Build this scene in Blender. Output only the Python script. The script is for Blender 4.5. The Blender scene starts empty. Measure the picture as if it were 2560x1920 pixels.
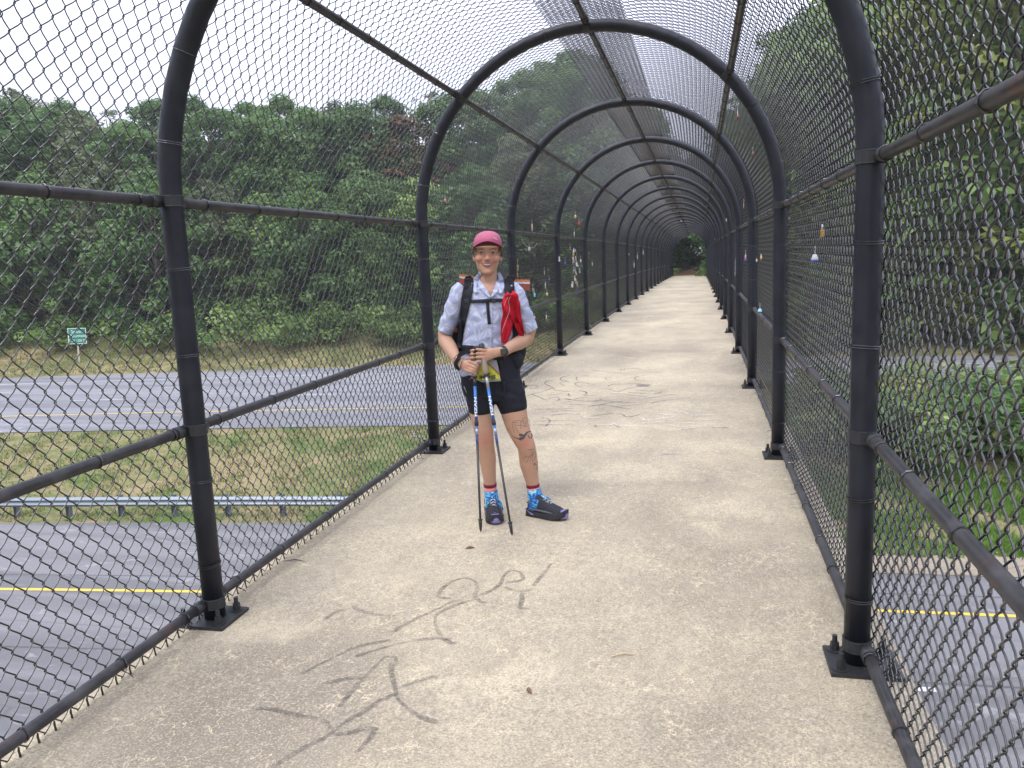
import bpy, bmesh, math, random
import numpy as np
from mathutils import Vector, Matrix
from mathutils.bvhtree import BVHTree
random.seed(7); RNG = np.random.default_rng(7)
PI = math.pi; R = math.radians
S = bpy.context.scene; COL = S.collection

# ------------------------------------------------------------------ camera, world, sun, exposure
CAM = Vector((0.75365, 0.0, 1.50781)); FPX = 2004.06
pitch, yaw, roll = -0.14754, 0.23241, -0.03872
fw = Vector((-math.sin(yaw)*math.cos(pitch), math.cos(yaw)*math.cos(pitch), math.sin(pitch)))
rt = Vector((math.cos(yaw), math.sin(yaw), 0)); up = rt.cross(fw)
r2 = rt*math.cos(roll)+up*math.sin(roll); u2 = -rt*math.sin(roll)+up*math.cos(roll)
cd = bpy.data.cameras.new('camera'); cam = bpy.data.objects.new('camera', cd); COL.objects.link(cam)
cam.matrix_world = Matrix(((r2.x, u2.x, -fw.x, CAM.x), (r2.y, u2.y, -fw.y, CAM.y), (r2.z, u2.z, -fw.z, CAM.z), (0, 0, 0, 1)))
cd.sensor_width = 36; cd.lens = FPX/2560*36; cd.clip_start = .05; cd.clip_end = 2000
S.camera = cam
W = bpy.data.worlds.new('World'); S.world = W; W.use_nodes = True
wn = W.node_tree; wn.nodes.clear(); WL = wn.links.new
def wnode(t, **k):
    n = wn.nodes.new(t)
    for a, b in k.items(): setattr(n, a, b)
    return n
SUN_EL, SUN_ROT = R(58), R(200)
sky = wnode('ShaderNodeTexSky', sky_type='NISHITA', sun_disc=False); sky.sun_elevation = SUN_EL; sky.sun_rotation = SUN_ROT
bg1 = wnode('ShaderNodeBackground'); bg1.inputs[1].default_value = .1; WL(sky.outputs[0], bg1.inputs[0])
tc = wnode('ShaderNodeTexCoord'); sp = wnode('ShaderNodeSeparateXYZ'); WL(tc.outputs['Generated'], sp.inputs[0])
mr = wnode('ShaderNodeMapRange'); mr.inputs[1].default_value = 0; mr.inputs[2].default_value = 1
mr.inputs[3].default_value = .55; mr.inputs[4].default_value = 1.9; WL(sp.outputs[2], mr.inputs[0])
nz = wnode('ShaderNodeTexNoise'); nz.inputs['Scale'].default_value = 2.2; nz.inputs['Detail'].default_value = 4; WL(tc.outputs['Generated'], nz.inputs['Vector'])
m2 = wnode('ShaderNodeMapRange'); m2.inputs[3].default_value = .9; m2.inputs[4].default_value = 1.1; WL(nz.outputs[0], m2.inputs[0])
mm = wnode('ShaderNodeMath', operation='MULTIPLY'); WL(mr.outputs[0], mm.inputs[0]); WL(m2.outputs[0], mm.inputs[1])
bg2 = wnode('ShaderNodeBackground'); bg2.inputs[0].default_value = (.80, .825, 1.0, 1); WL(mm.outputs[0], bg2.inputs[1])
mx = wnode('ShaderNodeMixShader'); mx.inputs[0].default_value = .9; WL(bg1.outputs[0], mx.inputs[1]); WL(bg2.outputs[0], mx.inputs[2])
wo = wnode('ShaderNodeOutputWorld'); WL(mx.outputs[0], wo.inputs[0])
sl = bpy.data.lights.new('sun', 'SUN'); sl.energy = 1.4; sl.angle = R(25); sl.color = (1, .96, .9)
so = bpy.data.objects.new('sun', sl); COL.objects.link(so)
sd = Vector((math.sin(SUN_ROT)*math.cos(SUN_EL), math.cos(SUN_ROT)*math.cos(SUN_EL), math.sin(SUN_EL)))
so.rotation_euler = sd.to_track_quat('Z', 'Y').to_euler()
vs = S.view_settings; vs.view_transform = 'Standard'; vs.look = 'None'; vs.gamma = 1; vs.use_curve_mapping = False; vs.exposure = 1.0
S.cycles.max_bounces = 6; S.cycles.transparent_max_bounces = 12; S.cycles.use_denoising = True

# ------------------------------------------------------------------ helpers
def ray(u, v): return fw + r2*((u-1280)/FPX) - u2*((v-960)/FPX)
def deckz(y): return .01241*y - .00016*y*y
def on_z(u, v, z): k = ray(u, v); return CAM + k*((z-CAM.z)/k.z)
def on_deck(u, v, dz=0):
    z = 0
    for _ in range(12): P = on_z(u, v, z+dz); z = deckz(P.y)
    return P
def on_x(u, v, x): k = ray(u, v); return CAM + k*((x-CAM.x)/k.x)

def link(name, me, mat=None, parent=None):
    o = bpy.data.objects.new(name, me); COL.objects.link(o)
    if mat and me: 
        me.materials.clear()
        for m in (mat if isinstance(mat, (list, tuple)) else [mat]): me.materials.append(m)
    if parent: o.parent = parent
    return o
def tag(o, label=None, cat=None, group=None, kind=None):
    if label: o['label'] = label
    if cat: o['category'] = cat
    if group: o['group'] = group
    if kind: o['kind'] = kind
    return o
def empty(name, loc=(0, 0, 0), rz=0):
    o = bpy.data.objects.new(name, None); COL.objects.link(o); o.location = loc; o.rotation_euler = (0, 0, rz); o.empty_display_size = .1
    return o
def mesh(name, v, f, smooth=True, mi=None):
    me = bpy.data.meshes.new(name); me.from_pydata([tuple(a) for a in v], [], f)
    if smooth: me.polygons.foreach_set('use_smooth', [True]*len(me.polygons))
    if mi: me.polygons.foreach_set('material_index', mi)
    me.update(); return me
def np_mesh(name, V, F, smooth=False):
    """V (n,3), F (m,k) arrays with constant k"""
    me = bpy.data.meshes.new(name); n, (m, k) = len(V), F.shape
    me.vertices.add(n); me.vertices.foreach_set('co', np.ascontiguousarray(V, np.float32).ravel())
    me.loops.add(m*k); me.loops.foreach_set('vertex_index', np.ascontiguousarray(F, np.int32).ravel())
    me.polygons.add(m); me.polygons.foreach_set('loop_start', np.arange(0, m*k, k, dtype=np.int32))
    me.polygons.foreach_set('loop_total', np.full(m, k, np.int32))
    if smooth: me.polygons.foreach_set('use_smooth', np.ones(m, bool))
    me.update(calc_edges=True); return me
class MB:
    """collects simple solids into one mesh"""
    def __init__(s): s.v = []; s.f = []; s.m = []
    def add(s, v, f, m=0):
        b = len(s.v); s.v += [tuple(a) for a in v]; s.f += [tuple(i+b for i in q) for q in f]; s.m += [m]*len(f)
    def box(s, lo, hi, m=0, M=None):
        v = [Vector((x, y, z)) for z in (lo[2], hi[2]) for y in (lo[1], hi[1]) for x in (lo[0], hi[0])]
        if M: v = [M @ a for a in v]
        s.add(v, [(0, 2, 3, 1), (4, 5, 7, 6), (0, 1, 5, 4), (2, 6, 7, 3), (0, 4, 6, 2), (1, 3, 7, 5)], m)
    def tube(s, pts, r, n=8, m=0, cap=True, closed=False):
        pts = [Vector(p) for p in pts]; N = len(pts); rs = r if isinstance(r, (list, tuple)) else [r]*N
        v = []; f = []; ref = None
        for i, p in enumerate(pts):
            t = ((pts[(i+1) % N] if closed or i < N-1 else p) - (pts[i-1] if closed or i > 0 else p)).normalized()
            if ref is None: ref = t.orthogonal().normalized()
            ref = (ref - t*ref.dot(t)).normalized(); b = t.cross(ref)
            v += [p + (ref*math.cos(2*PI*k/n) + b*math.sin(2*PI*k/n))*rs[i] for k in range(n)]
        for i in range(N if closed else N-1):
            j = (i+1) % N
            f += [(i*n+k, i*n+(k+1) % n, j*n+(k+1) % n, j*n+k) for k in range(n)]
        if cap and not closed: f += [tuple(range(n))[::-1], tuple((N-1)*n+k for k in range(n))]
        s.add(v, f, m)
    def ring(s, c, axis, r, w, n=14, m=0, k=4):
        axis = Vector(axis).normalized(); a = axis.orthogonal().normalized(); b = axis.cross(a); c = Vector(c)
        s.tube([c+(a*math.cos(2*PI*i/n)+b*math.sin(2*PI*i/n))*r for i in range(n)], w, k, m, closed=True)
    def loft(s, rings, m=0, cap=True):
        n = len(rings[0]); v = [p for q in rings for p in q]; f = []
        for i in range(len(rings)-1): f += [(i*n+k, i*n+(k+1) % n, (i+1)*n+(k+1) % n, (i+1)*n+k) for k in range(n)]
        if cap: f += [tuple(range(n))[::-1], tuple((len(rings)-1)*n+k for k in range(n))]
        s.add(v, f, m)
    def ell(s, c, r, n=12, m=0):
        c = Vector(c); rr = []
        for i in range(n+1):
            t = PI*min(max(i/n, .03), .97)
            rr.append([c+Vector((r[0]*math.sin(t)*math.cos(2*PI*k/n), r[1]*math.sin(t)*math.sin(2*PI*k/n), -r[2]*math.cos(t))) for k in range(n)])
        s.loft(rr, m)
    def build(s, name, mat, parent=None, smooth=False):
        me = mesh(name, s.v, s.f, smooth, s.m); return link(name, me, mat, parent)
def bevel(o, w, seg=2):
    md = o.modifiers.new('bevel', 'BEVEL'); md.width = w; md.segments = seg; md.limit_method = 'ANGLE'

# ------------------------------------------------------------------ materials
class N:
    def __init__(s, name):
        s.mat = bpy.data.materials.new(name); s.mat.use_nodes = True; s.t = s.mat.node_tree
        s.b = s.t.nodes['Principled BSDF']; s.co = None
    def n(s, t, **k):
        q = s.t.nodes.new(t)
        for a, b in k.items():
            if a.startswith('i_'): q.inputs[int(a[2:]) if a[2:].isdigit() else a[2:]].default_value = b
            else: setattr(q, a, b)
        return q
    def l(s, a, b): s.t.links.new(a, b)
    def coord(s, kind='Object', scale=(1, 1, 1)):
        c = s.n('ShaderNodeTexCoord'); m = s.n('ShaderNodeMapping'); m.inputs['Scale'].default_value = scale
        s.l(c.outputs[kind], m.inputs[0]); return m.outputs[0]
    def noise(s, scale, detail=4, rough=.6, vec=None, dist=0):
        q = s.n('ShaderNodeTexNoise'); q.inputs['Scale'].default_value = scale; q.inputs['Detail'].default_value = detail
        q.inputs['Roughness'].default_value = rough; q.inputs['Distortion'].default_value = dist
        if vec: s.l(vec, q.inputs['Vector'])
        return q.outputs[0]
    def ramp(s, fac, stops, interp='LINEAR'):
        q = s.n('ShaderNodeValToRGB'); q.color_ramp.interpolation = interp; e = q.color_ramp.elements
        while len(e) < len(stops): e.new(.5)
        for i, (p, c) in enumerate(stops):
            e[i].position = p; e[i].color = (*c, 1) if isinstance(c, tuple) else (c, c, c, 1)
        s.l(fac, q.inputs[0]); return q.outputs[0]
    def mix(s, fac, a, b, mode='MIX'):
        q = s.n('ShaderNodeMix', data_type='RGBA', blend_type=mode)
        for i, x in ((0, fac), (6, a), (7, b)):
            if isinstance(x, (int, float)): q.inputs[i].default_value = x if i == 0 else (x, x, x, 1)
            elif isinstance(x, tuple): q.inputs[i].default_value = (*x, 1)
            else: s.l(x, q.inputs[i])
        return q.outputs[2]
    def math(s, op, a, b=0.):
        q = s.n('ShaderNodeMath', operation=op)
        for i, x in enumerate((a, b)):
            if isinstance(x, (int, float)): q.inputs[i].default_value = x
            else: s.l(x, q.inputs[i])
        return q.outputs[0]
    def col(s, c):
        if isinstance(c, tuple): s.b.inputs['Base Color'].default_value = (*c, 1)
        else: s.l(c, s.b.inputs['Base Color'])
        return s
    def bump(s, h, strength=.3, dist=.01):
        q = s.n('ShaderNodeBump'); q.inputs['Strength'].default_value = strength; q.inputs['Distance'].default_value = dist
        s.l(h, q.inputs['Height']); s.l(q.outputs[0], s.b.inputs['Normal']); return s
    def set(s, rough=.6, metal=0., spec=.5):
        s.b.inputs['Roughness'].default_value = rough; s.b.inputs['Metallic'].default_value = metal
        s.b.inputs['Specular IOR Level'].default_value = spec; return s
def flat(name, c, rough=.6, metal=0., spec=.5, var=.12, sc=30):
    q = N(name); v = q.coord(); f = q.noise(sc, 3, .6, v)
    q.col(q.mix(f, tuple(x*(1-var) for x in c), tuple(min(1, x*(1+var)) for x in c))).set(rough, metal, spec); return q.mat

def m_concrete():
    q = N('weathered_concrete'); v = q.coord(); vs_ = q.coord(scale=(1, .55, 1))
    big = q.mix(.45, q.noise(1.3, 5, .62, vs_, .4), q.noise(.45, 3, .5, v, .3)); med = q.noise(6, 6, .7, v); fine = q.noise(120, 4, .75, v); fin2 = q.noise(420, 2, .7, v)
    c = q.ramp(big, [(.32, (.215, .180, .130)), (.43, (.325, .278, .198)), (.54, (.435, .376, .262)), (.66, (.58, .50, .335))])
    warp = q.n('ShaderNodeTexNoise'); warp.inputs['Scale'].default_value = 2.6; warp.inputs['Detail'].default_value = 5; q.l(v, warp.inputs['Vector'])
    wa = q.n('ShaderNodeVectorMath', operation='SCALE'); wa.inputs['Scale'].default_value = 1.1; q.l(warp.outputs['Color'], wa.inputs[0]); wb = q.n('ShaderNodeVectorMath', operation='ADD'); q.l(v, wb.inputs[0]); q.l(wa.outputs[0], wb.inputs[1])
    for (sx_, sy_, rx_, ry_, dark) in ((-.75, 2.3, .75, .9, .62), (.45, 1.55, .9, .45, .5), (1.0, 3.7, .35, .8, .45), (-.2, 4.9, .5, .25, .35), (-1.05, 2.85, .30, .22, -.6), (-.5, 6.3, 1.0, .35, -.45), (.35, 5.4, .5, .35, -.5), (.95, 4.6, .3, .4, -.55), (.1, 2.55, .28, .14, -.55), (-.9, 3.9, .35, .5, -.35), (.3, 8.2, 1.3, .3, .3), (0, 9.6, 1.4, .5, -.4), (.1, 12.2, 1.3, .4, .3), (.5, 7.0, .8, .2, -.4)):
        mp = q.n('ShaderNodeMapping', vector_type='TEXTURE'); mp.inputs['Location'].default_value = (sx_+.55, sy_+.55, .55); mp.inputs['Scale'].default_value = (rx_, ry_, 50); q.l(wb.outputs[0], mp.inputs[0])
        ln = q.n('ShaderNodeVectorMath', operation='LENGTH'); q.l(mp.outputs[0], ln.inputs[0])
        c = q.mix(q.ramp(ln.outputs['Value'], [(.25, abs(dark)), (1., 0.)]), c, (.185, .155, .115) if dark > 0 else (.60, .52, .355))
    c = q.mix(q.ramp(med, [(.35, .55), (.6, 0.)]), c, q.mix(.5, c, (.255, .232, .20)))
    # grey scuffing in the foreground wear lane
    c = q.mix(q.ramp(fine, [(.32, .85), (.50, 0.)]), c, (.150, .125, .095))
    c = q.mix(q.ramp(fine, [(.54, 0.), (.68, .8)]), c, (.64, .56, .40))
    gr_ = q.noise(38, 5, .8, q.coord(scale=(1, .7, 1))); c = q.mix(q.ramp(gr_, [(.36, .38), (.50, 0.)]), c, (.19, .165, .125)); c = q.mix(q.ramp(gr_, [(.55, 0.), (.68, .38)]), c, (.60, .53, .38))
    vo = q.n('ShaderNodeTexVoronoi'); vo.inputs['Scale'].default_value = 95; q.l(v, vo.inputs['Vector'])
    st = q.math('MULTIPLY', q.ramp(vo.outputs['Distance'], [(.10, 1.), (.2, 0.)]), q.ramp(q.noise(30, 2, .5, v), [(.52, 0.), (.66, .8)]))
    c = q.mix(st, c, q.mix(vo.outputs['Color'], (.28, .27, .27), (.60, .58, .55)))
    # cream worm-like efflorescence veins
    ve = q.n('ShaderNodeTexVoronoi', feature='DISTANCE_TO_EDGE'); ve.inputs['Scale'].default_value = 4.6
    wv = q.n('ShaderNodeVectorMath', operation='ADD'); nn = q.n('ShaderNodeTexNoise'); nn.inputs['Scale'].default_value = 9; nn.inputs['Detail'].default_value = 5
    q.l(v, nn.inputs['Vector']); sc_ = q.n('ShaderNodeVectorMath', operation='SCALE'); sc_.inputs['Scale'].default_value = .38
    q.l(nn.outputs['Color'], sc_.inputs[0]); q.l(v, wv.inputs[0]); q.l(sc_.outputs[0], wv.inputs[1]); q.l(wv.outputs[0], ve.inputs['Vector'])
    vm = q.math('MULTIPLY', q.ramp(ve.outputs['Distance'], [(.004, 1.), (.013, 0.)]), q.ramp(q.noise(3.3, 3, .7, v), [(.47, 0.), (.56, .85)]))
    c = q.mix(vm, c, (.62, .53, .35))
    q.col(c).set(.88, 0, .3)
    h = q.mix(.5, fine, fin2); q.bump(h, .55, .006); return q.mat
def m_asphalt(name, a, b):
    q = N(name); v = q.coord(); big = q.noise(.35, 5, .6, q.coord(scale=(.4, 1.6, 1))); f = q.noise(28, 3, .8, v)
    c = q.mix(big, a, b); c = q.mix(q.ramp(f, [(.4, .5), (.55, 0.)]), c, tuple(x*.6 for x in a)); c = q.mix(q.ramp(f, [(.6, 0.), (.72, .5)]), c, tuple(min(1, x*2.1) for x in b))
    c = q.mix(q.ramp(q.noise(1.0, 3, .5, q.coord(scale=(.03, .9, 1))), [(.42, .8), (.56, 0.)]), c, tuple(x*.70 for x in a)); c = q.mix(q.ramp(q.noise(2., 5, .7, q.coord(scale=(.5, 1, 1)), 1.), [(.58, 0.), (.68, .5)]), c, tuple(x*1.5 for x in b))
    ck = q.n('ShaderNodeTexVoronoi', feature='DISTANCE_TO_EDGE'); ck.inputs['Scale'].default_value = .28; q.l(q.coord(scale=(.35, 1, 1)), ck.inputs['Vector'])
    c = q.mix(q.ramp(ck.outputs['Distance'], [(.0, .55), (.006, 0.)]), c, tuple(x*.45 for x in a))
    q.col(c).set(.9, 0, .25); q.bump(f, .3, .01); return q.mat
def m_grass(name, g1, g2, dry, cov=.5):
    q = N(name); v = q.coord(); big = q.noise(.22, 6, .65, v, .5); m = q.noise(1.6, 5, .7, v); f = q.noise(16, 4, .75, q.coord(scale=(1, .5, 1)))
    g = q.mix(m, g1, g2); t = q.math('ADD', q.math('MULTIPLY', big, .6), q.math('MULTIPLY', m, .4))
    c = q.mix(q.ramp(t, [(cov-.07, 0.), (cov+.07, 1.)]), g, dry)
    c = q.mix(q.ramp(f, [(.35, .7), (.6, 0.)]), c, q.mix(1., c, .5, 'MULTIPLY')); c = q.mix(q.ramp(f, [(.6, 0.), (.75, .35)]), c, (.34, .31, .17))
    q.col(c).set(.95, 0, .1); q.bump(f, .8, .06); return q.mat
def m_leaf(name, stops, trans=.45):
    q = N(name); a = q.n('ShaderNodeAttribute', attribute_name='tint'); oi = q.n('ShaderNodeObjectInfo')
    t = q.math('ADD', a.outputs['Fac'], q.math('MULTIPLY', q.math('SUBTRACT', oi.outputs['Random'], .5), .28))
    c = q.ramp(t, stops); q.col(c).set(.5, 0, .35)
    tr = q.n('ShaderNodeBsdfTranslucent'); q.l(c, tr.inputs[0]); ms = q.n('ShaderNodeMixShader'); ms.inputs[0].default_value = trans
    out = q.t.nodes['Material Output']; q.l(q.b.outputs[0], ms.inputs[1]); q.l(tr.outputs[0], ms.inputs[2]); q.l(ms.outputs[0], out.inputs[0]); return q.mat
def m_pipe(name, base, wear, rust, rl):
    q = N(name); v = q.coord(); oi = q.n('ShaderNodeObjectInfo')
    off = q.n('ShaderNodeVectorMath', operation='ADD'); q.l(v, off.inputs[0]); cb = q.n('ShaderNodeCombineXYZ'); k = q.math('MULTIPLY', oi.outputs['Random'], 40); q.l(k, cb.inputs[0]); q.l(k, cb.inputs[1]); q.l(cb.outputs[0], off.inputs[1]); w = off.outputs[0]
    a = q.noise(9, 6, .7, w); b = q.noise(2.6, 5, .65, w, .6)
    c = q.mix(q.ramp(a, [(.45, 0.), (.7, .8)]), base, wear); c = q.mix(q.ramp(b, [(rl, 0.), (rl+.07, .9)]), c, q.mix(a, rust, tuple(x*.5 for x in rust)))
    q.col(c).set(.42, 0, .38); q.l(q.ramp(a, [(.4, .40), (.7, .62)]), q.b.inputs['Roughness']); q.bump(q.noise(60, 3, .6, w), .15, .002); return q.mat
M = {}
M['concrete'] = m_concrete()
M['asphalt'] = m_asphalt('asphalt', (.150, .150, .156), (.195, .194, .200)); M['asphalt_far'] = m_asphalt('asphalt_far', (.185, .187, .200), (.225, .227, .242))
M['yellow'] = flat('yellow_paint', (.55, .38, .035), .7, var=.15, sc=12); M['white'] = flat('white_paint', (.42, .42, .43), .7, var=.12, sc=12)
M['grass'] = m_grass('median_grass', (.070, .115, .030), (.115, .165, .045), (.27, .215, .118), .495)
M['verge'] = m_grass('verge_grass', (.10, .12, .045), (.15, .155, .06), (.31, .25, .13), .52)
M['forest'] = m_grass('forest_floor', (.03, .04, .015), (.05, .05, .02), (.06, .045, .03), .5)
M['gravel'] = m_asphalt('gravel', (.22, .185, .14), (.30, .255, .195)); M['soil'] = m_grass('soil', (.10, .06, .04), (.13, .08, .055), (.17, .10, .07), .45)
M['pipe'] = m_pipe('black_pipe', (.0085, .0100, .017), (.022, .024, .032), (.05, .04, .03), .72)
M['rail'] = m_pipe('worn_rail', (.026, .025, .027), (.080, .076, .076), (.105, .055, .034), .60)
M['wire'] = flat('vinyl_wire', (.007, .008, .011), .38, 0, .5, .3, 60); _b = M['wire'].node_tree.nodes['Principled BSDF']; _b.inputs['Coat Weight'].default_value = .7; _b.inputs['Coat Roughness'].default_value = .16; _b.inputs['Coat IOR'].default_value = 1.6
M['plate'] = flat('black_steel', (.02, .021, .023), .5, 0, .5, .3, 40)
M['galv'] = flat('galvanized_steel', (.17, .20, .23), .45, .35, .5, .12, 6)
M['green_sign'] = flat('sign_green', (.0, .20, .125), .45, var=.05); M['sign_white'] = flat('sign_white', (.75, .78, .76), .5, var=.04)
M['post_wood'] = flat('post_wood', (.45, .42, .34), .8, var=.15); M['bark'] = flat('bark', (.085, .068, .052), .9, var=.35, sc=4)
L1 = [(.0, (.046, .088, .030)), (.35, (.084, .160, .048)), (.7, (.135, .235, .068)), (1., (.21, .31, .10))]
M['leaf'] = m_leaf('leaf_deep', L1); M['leaf_light'] = m_leaf('leaf_light', [(.0, (.078, .135, .036)), (.4, (.150, .245, .062)), (.75, (.23, .335, .095)), (1., (.31, .39, .14))])
M['leaf_olive'] = m_leaf('leaf_olive', [(.0, (.07, .092, .045)), (.4, (.13, .165, .078)), (.8, (.19, .225, .11)), (1., (.24, .27, .14))])
M['leaf_yellow'] = m_leaf('leaf_yellowgreen', [(.0, (.05, .07, .015)), (.4, (.12, .16, .03)), (.75, (.22, .25, .06)), (1., (.34, .33, .12))])
M['leaf_rust'] = m_leaf('leaf_rust', [(.0, (.06, .04, .02)), (.4, (.12, .08, .035)), (1., (.24, .12, .06))])

# ------------------------------------------------------------------ ground and highway
def yroad(c, x): return c + .08*(x+6) - .0015*(x+6)**2
def groundz(c, x):
    pts = [(-60, 4.), (-4, .0), (-1, -.1), (5.0, -6.2), (8, -6.51), (23.3, -6.51), (27, -6.1), (31, -5.35), (32.6, -5.203), (54, -5.203), (60, -4.25), (66, -2.5), (76, 4.5), (90, 12.5), (106, 17.5), (400, 40)]
    z = float(np.interp(c, [p[0] for p in pts], [p[1] for p in pts]))
    if c > 54:   # embankment that carries the end of the footbridge
        k = math.exp(-(x/7.5)**2); zb = float(np.interp(c, [54, 59, 65.5, 100], [-5.2, -4.2, -.05, .6])); z = z*(1-k)+zb*k
    return z
def sheet(name, cs, xs, zf, mat, edge=None):
    v = []; f = []
    for c in cs:
        for x in xs:
            cc = edge(c, x) if edge else c; z = zf(cc, x); v.append((x, yroad(cc, x), z))
    n = len(xs)
    for i in range(len(cs)-1): f += [(i*n+k, i*n+k+1, (i+1)*n+k+1, (i+1)*n+k) for k in range(n-1)]
    o = link(name, mesh(name, v, f), mat); tag(o, kind='structure'); return o
xs = list(np.linspace(-150, 120, 136))
nzr = RNG.random((400,))
def bumpz(c, x): return .05*math.sin(c*1.3+x*.7)+.04*math.sin(x*1.9-c*.8)
sheet('median_ground', list(np.arange(21, 34.1, .5)), xs, lambda c, x: groundz(c, x)+(bumpz(c, x) if 24.5 < c < 31.5 else 0)-(.01 if c < 33 else .06), M['grass'])
sheet('near_bank', [-60, -30, -10, -4, -1, 2, 5, 8, 9], xs, lambda c, x: groundz(c, x)-.02, M['verge'])
sheet('verge_ground', list(np.arange(53, 64.1, .6)), xs, lambda c, x: groundz(c, x)+(bumpz(c, x) if c > 55 else 0)-.01, M['verge'])
sheet('hillside', [62.5, 64.2, 66, 68, 70, 74, 80, 90, 110, 140, 200, 400], xs, lambda c, x: groundz(c, x)-(.08 if c < 64 else .03)+(.15*bumpz(c, x) if c > 66 else 0), M['forest'])
def nearedge(c, x):   # wide paved shoulder on the left, narrow on the right
    if c <= 20: return c
    return 20 + (c-20)*float(np.interp(x, [-2.5, 3.5], [1, 0.02]))
sheet('near_highway', [7.6, 10, 12, 14, 16, 18, 20, 21.5, 23.3], xs, lambda c, x: -6.5, M['asphalt'], nearedge)
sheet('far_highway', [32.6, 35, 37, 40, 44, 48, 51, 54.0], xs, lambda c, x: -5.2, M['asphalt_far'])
sheet('gravel_strip', [20.0, 20.6, 21.4], [x for x in np.linspace(3.2, 60, 30)], lambda c, x: -6.485, M['gravel'])
def line(name, c, w, z, mat, x0, x1, seg=1.5):
    n = max(2, int((x1-x0)/seg)); X = np.linspace(x0, x1, n); v = []; f = []
    for x in X: v += [(x, yroad(c-w/2, x), z), (x, yroad(c+w/2, x), z)]
    f = [(2*i, 2*i+2, 2*i+3, 2*i+1) for i in range(n-1)]
    return tag(link(name, mesh(name, v, f, False), mat), kind='structure')
line('yellow_edge_line', 17.75, .14, -6.494, M['yellow'], -70, 60)
line('yellow_edge_line', 37.0, .13, -5.194, M['yellow'], -100, 80)
line('white_edge_line', 50.0, .15, -5.194, M['white'], -110, 80)
line('white_edge_line', 10.2, .13, -6.494, M['white'], -70, 60)
for c, x0 in ((41.7, -95.2), (46.0, -93)):
    for k in range(13): line('lane_dash', c, .12, -5.194, M['white'], x0+k*12.2, x0+k*12.2+3.05)
for k in range(8): line('lane_dash', 14.35, .16, -6.494, M['white'], -46.9+k*12.2, -43.85+k*12.2)
line('pavement_joint', 14.6, .05, -6.4945, flat('tar', (.06, .06, .065), .8), -50, 40)
line('pavement_joint', 18.75, .04, -6.4945, bpy.data.materials['tar'], -50, 40)

def grass_blades(name, n, cr, xr, hgt, cols, z0=0, mask=None):
    V = []; c = RNG.uniform(cr[0], cr[1], n); x = RNG.uniform(xr[0], xr[1], n)
    h = RNG.uniform(.4, 1., n)*hgt; a = RNG.uniform(0, PI, n); lx = RNG.normal(0, .35, n); ly = RNG.normal(0, .35, n); w = RNG.uniform(.012, .03, n)*hgt*8
    clump = np.sin(c*2.1+np.sin(x*1.3)*2)+np.sin(x*2.7+c)+RNG.normal(0, .7, n); keep = clump > (-.3 if mask is None else mask)
    c, x, h, a, lx, ly, w, clump = [q[keep] for q in (c, x, h, a, lx, ly, w, clump)]
    y = c+.08*(x+6)-.0015*(x+6)**2; z = np.array([groundz(ci, xi)+(bumpz(ci, xi) if (24.5 < ci < 31.5 or ci > 55) else 0) for ci, xi in zip(c, x)])-.02+z0
    b1 = np.stack([x-np.cos(a)*w, y-np.sin(a)*w, z], 1); b2 = np.stack([x+np.cos(a)*w, y+np.sin(a)*w, z], 1); t = np.stack([x+lx*h, y+ly*h, z+h], 1)
    V = np.stack([b1, b2, t], 1).reshape(-1, 3); F = np.arange(len(V)).reshape(-1, 3); me = np_mesh(name, V, F)
    at = me.attributes.new('tint', 'FLOAT', 'FACE'); at.data.foreach_set('value', np.clip(.5+.12*clump+RNG.normal(0, .15, len(c)), 0, 1).astype(np.float32))
    return link(name, me, cols)
M['blade'] = m_leaf('grass_blade', [(0, (.06, .12, .02)), (.45, (.11, .18, .045)), (.65, (.25, .22, .10)), (1, (.38, .31, .17))])
M['blade_green'] = m_leaf('grass_blade_green', [(0, (.06, .13, .02)), (.5, (.11, .22, .035)), (1, (.22, .32, .08))])
tag(grass_blades('dry_grass', 42000, (23.4, 32.4), (-48, 2), .17, M['blade']), 'dry patchy tufts of grass covering the median behind the guardrail', 'grass', kind='stuff')
tag(grass_blades('verge_grass', 26000, (54.1, 64), (-95, 0), .30, M['blade']), 'straw coloured mown grass on the verge beside the far lanes', 'grass', kind='stuff')
tag(grass_blades('green_grass', 36000, (21.2, 28.5), (3, 26), .32, M['blade_green']), 'bright green grass beyond the gravel strip on the right', 'grass', kind='stuff')

# ------------------------------------------------------------------ trees and shrubs
def leaves(centers, radii, n_per, size, up=.35, squash=.75, tint=None, rng=RNG):
    """leaf sized rhombi on the outer side of many small clumps"""
    V = []; T = []
    for (c, r) in zip(centers, radii):
        n = int(n_per*(r*r)); d = rng.normal(0, 1, (n, 3)); d[:, 2] += .25; d /= np.linalg.norm(d, axis=1)[:, None]
        rr = r*rng.uniform(.55, 1.08, n)[:, None]; p = c + d*rr*np.array([1, 1, squash])
        nrm = d*.8+rng.normal(0, .45, (n, 3)); nrm[:, 2] += up+.15; nrm /= np.linalg.norm(nrm, axis=1)[:, None]
        a = np.cross(nrm, rng.normal(0, 1, (n, 3))); a /= np.linalg.norm(a, axis=1)[:, None]; b = np.cross(nrm, a)
        s = size*1.1*rng.uniform(.6, 1.35, n)[:, None]
        V.append(np.stack([p-a*s, p-b*s*.45, p+a*s-nrm*s*.25, p+b*s*.45], 1).reshape(-1, 3))
        k0 = rng.normal(.45, .14); T.append(np.clip(k0+rng.normal(0, .13, n), 0, 1))
    V = np.concatenate(V); T = np.concatenate(T); F = np.arange(len(V)).reshape(-1, 4)
    me = np_mesh('crown', V, F); at = me.attributes.new('tint', 'FLOAT', 'FACE'); at.data.foreach_set('value', T.astype(np.float32)); return me
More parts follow.
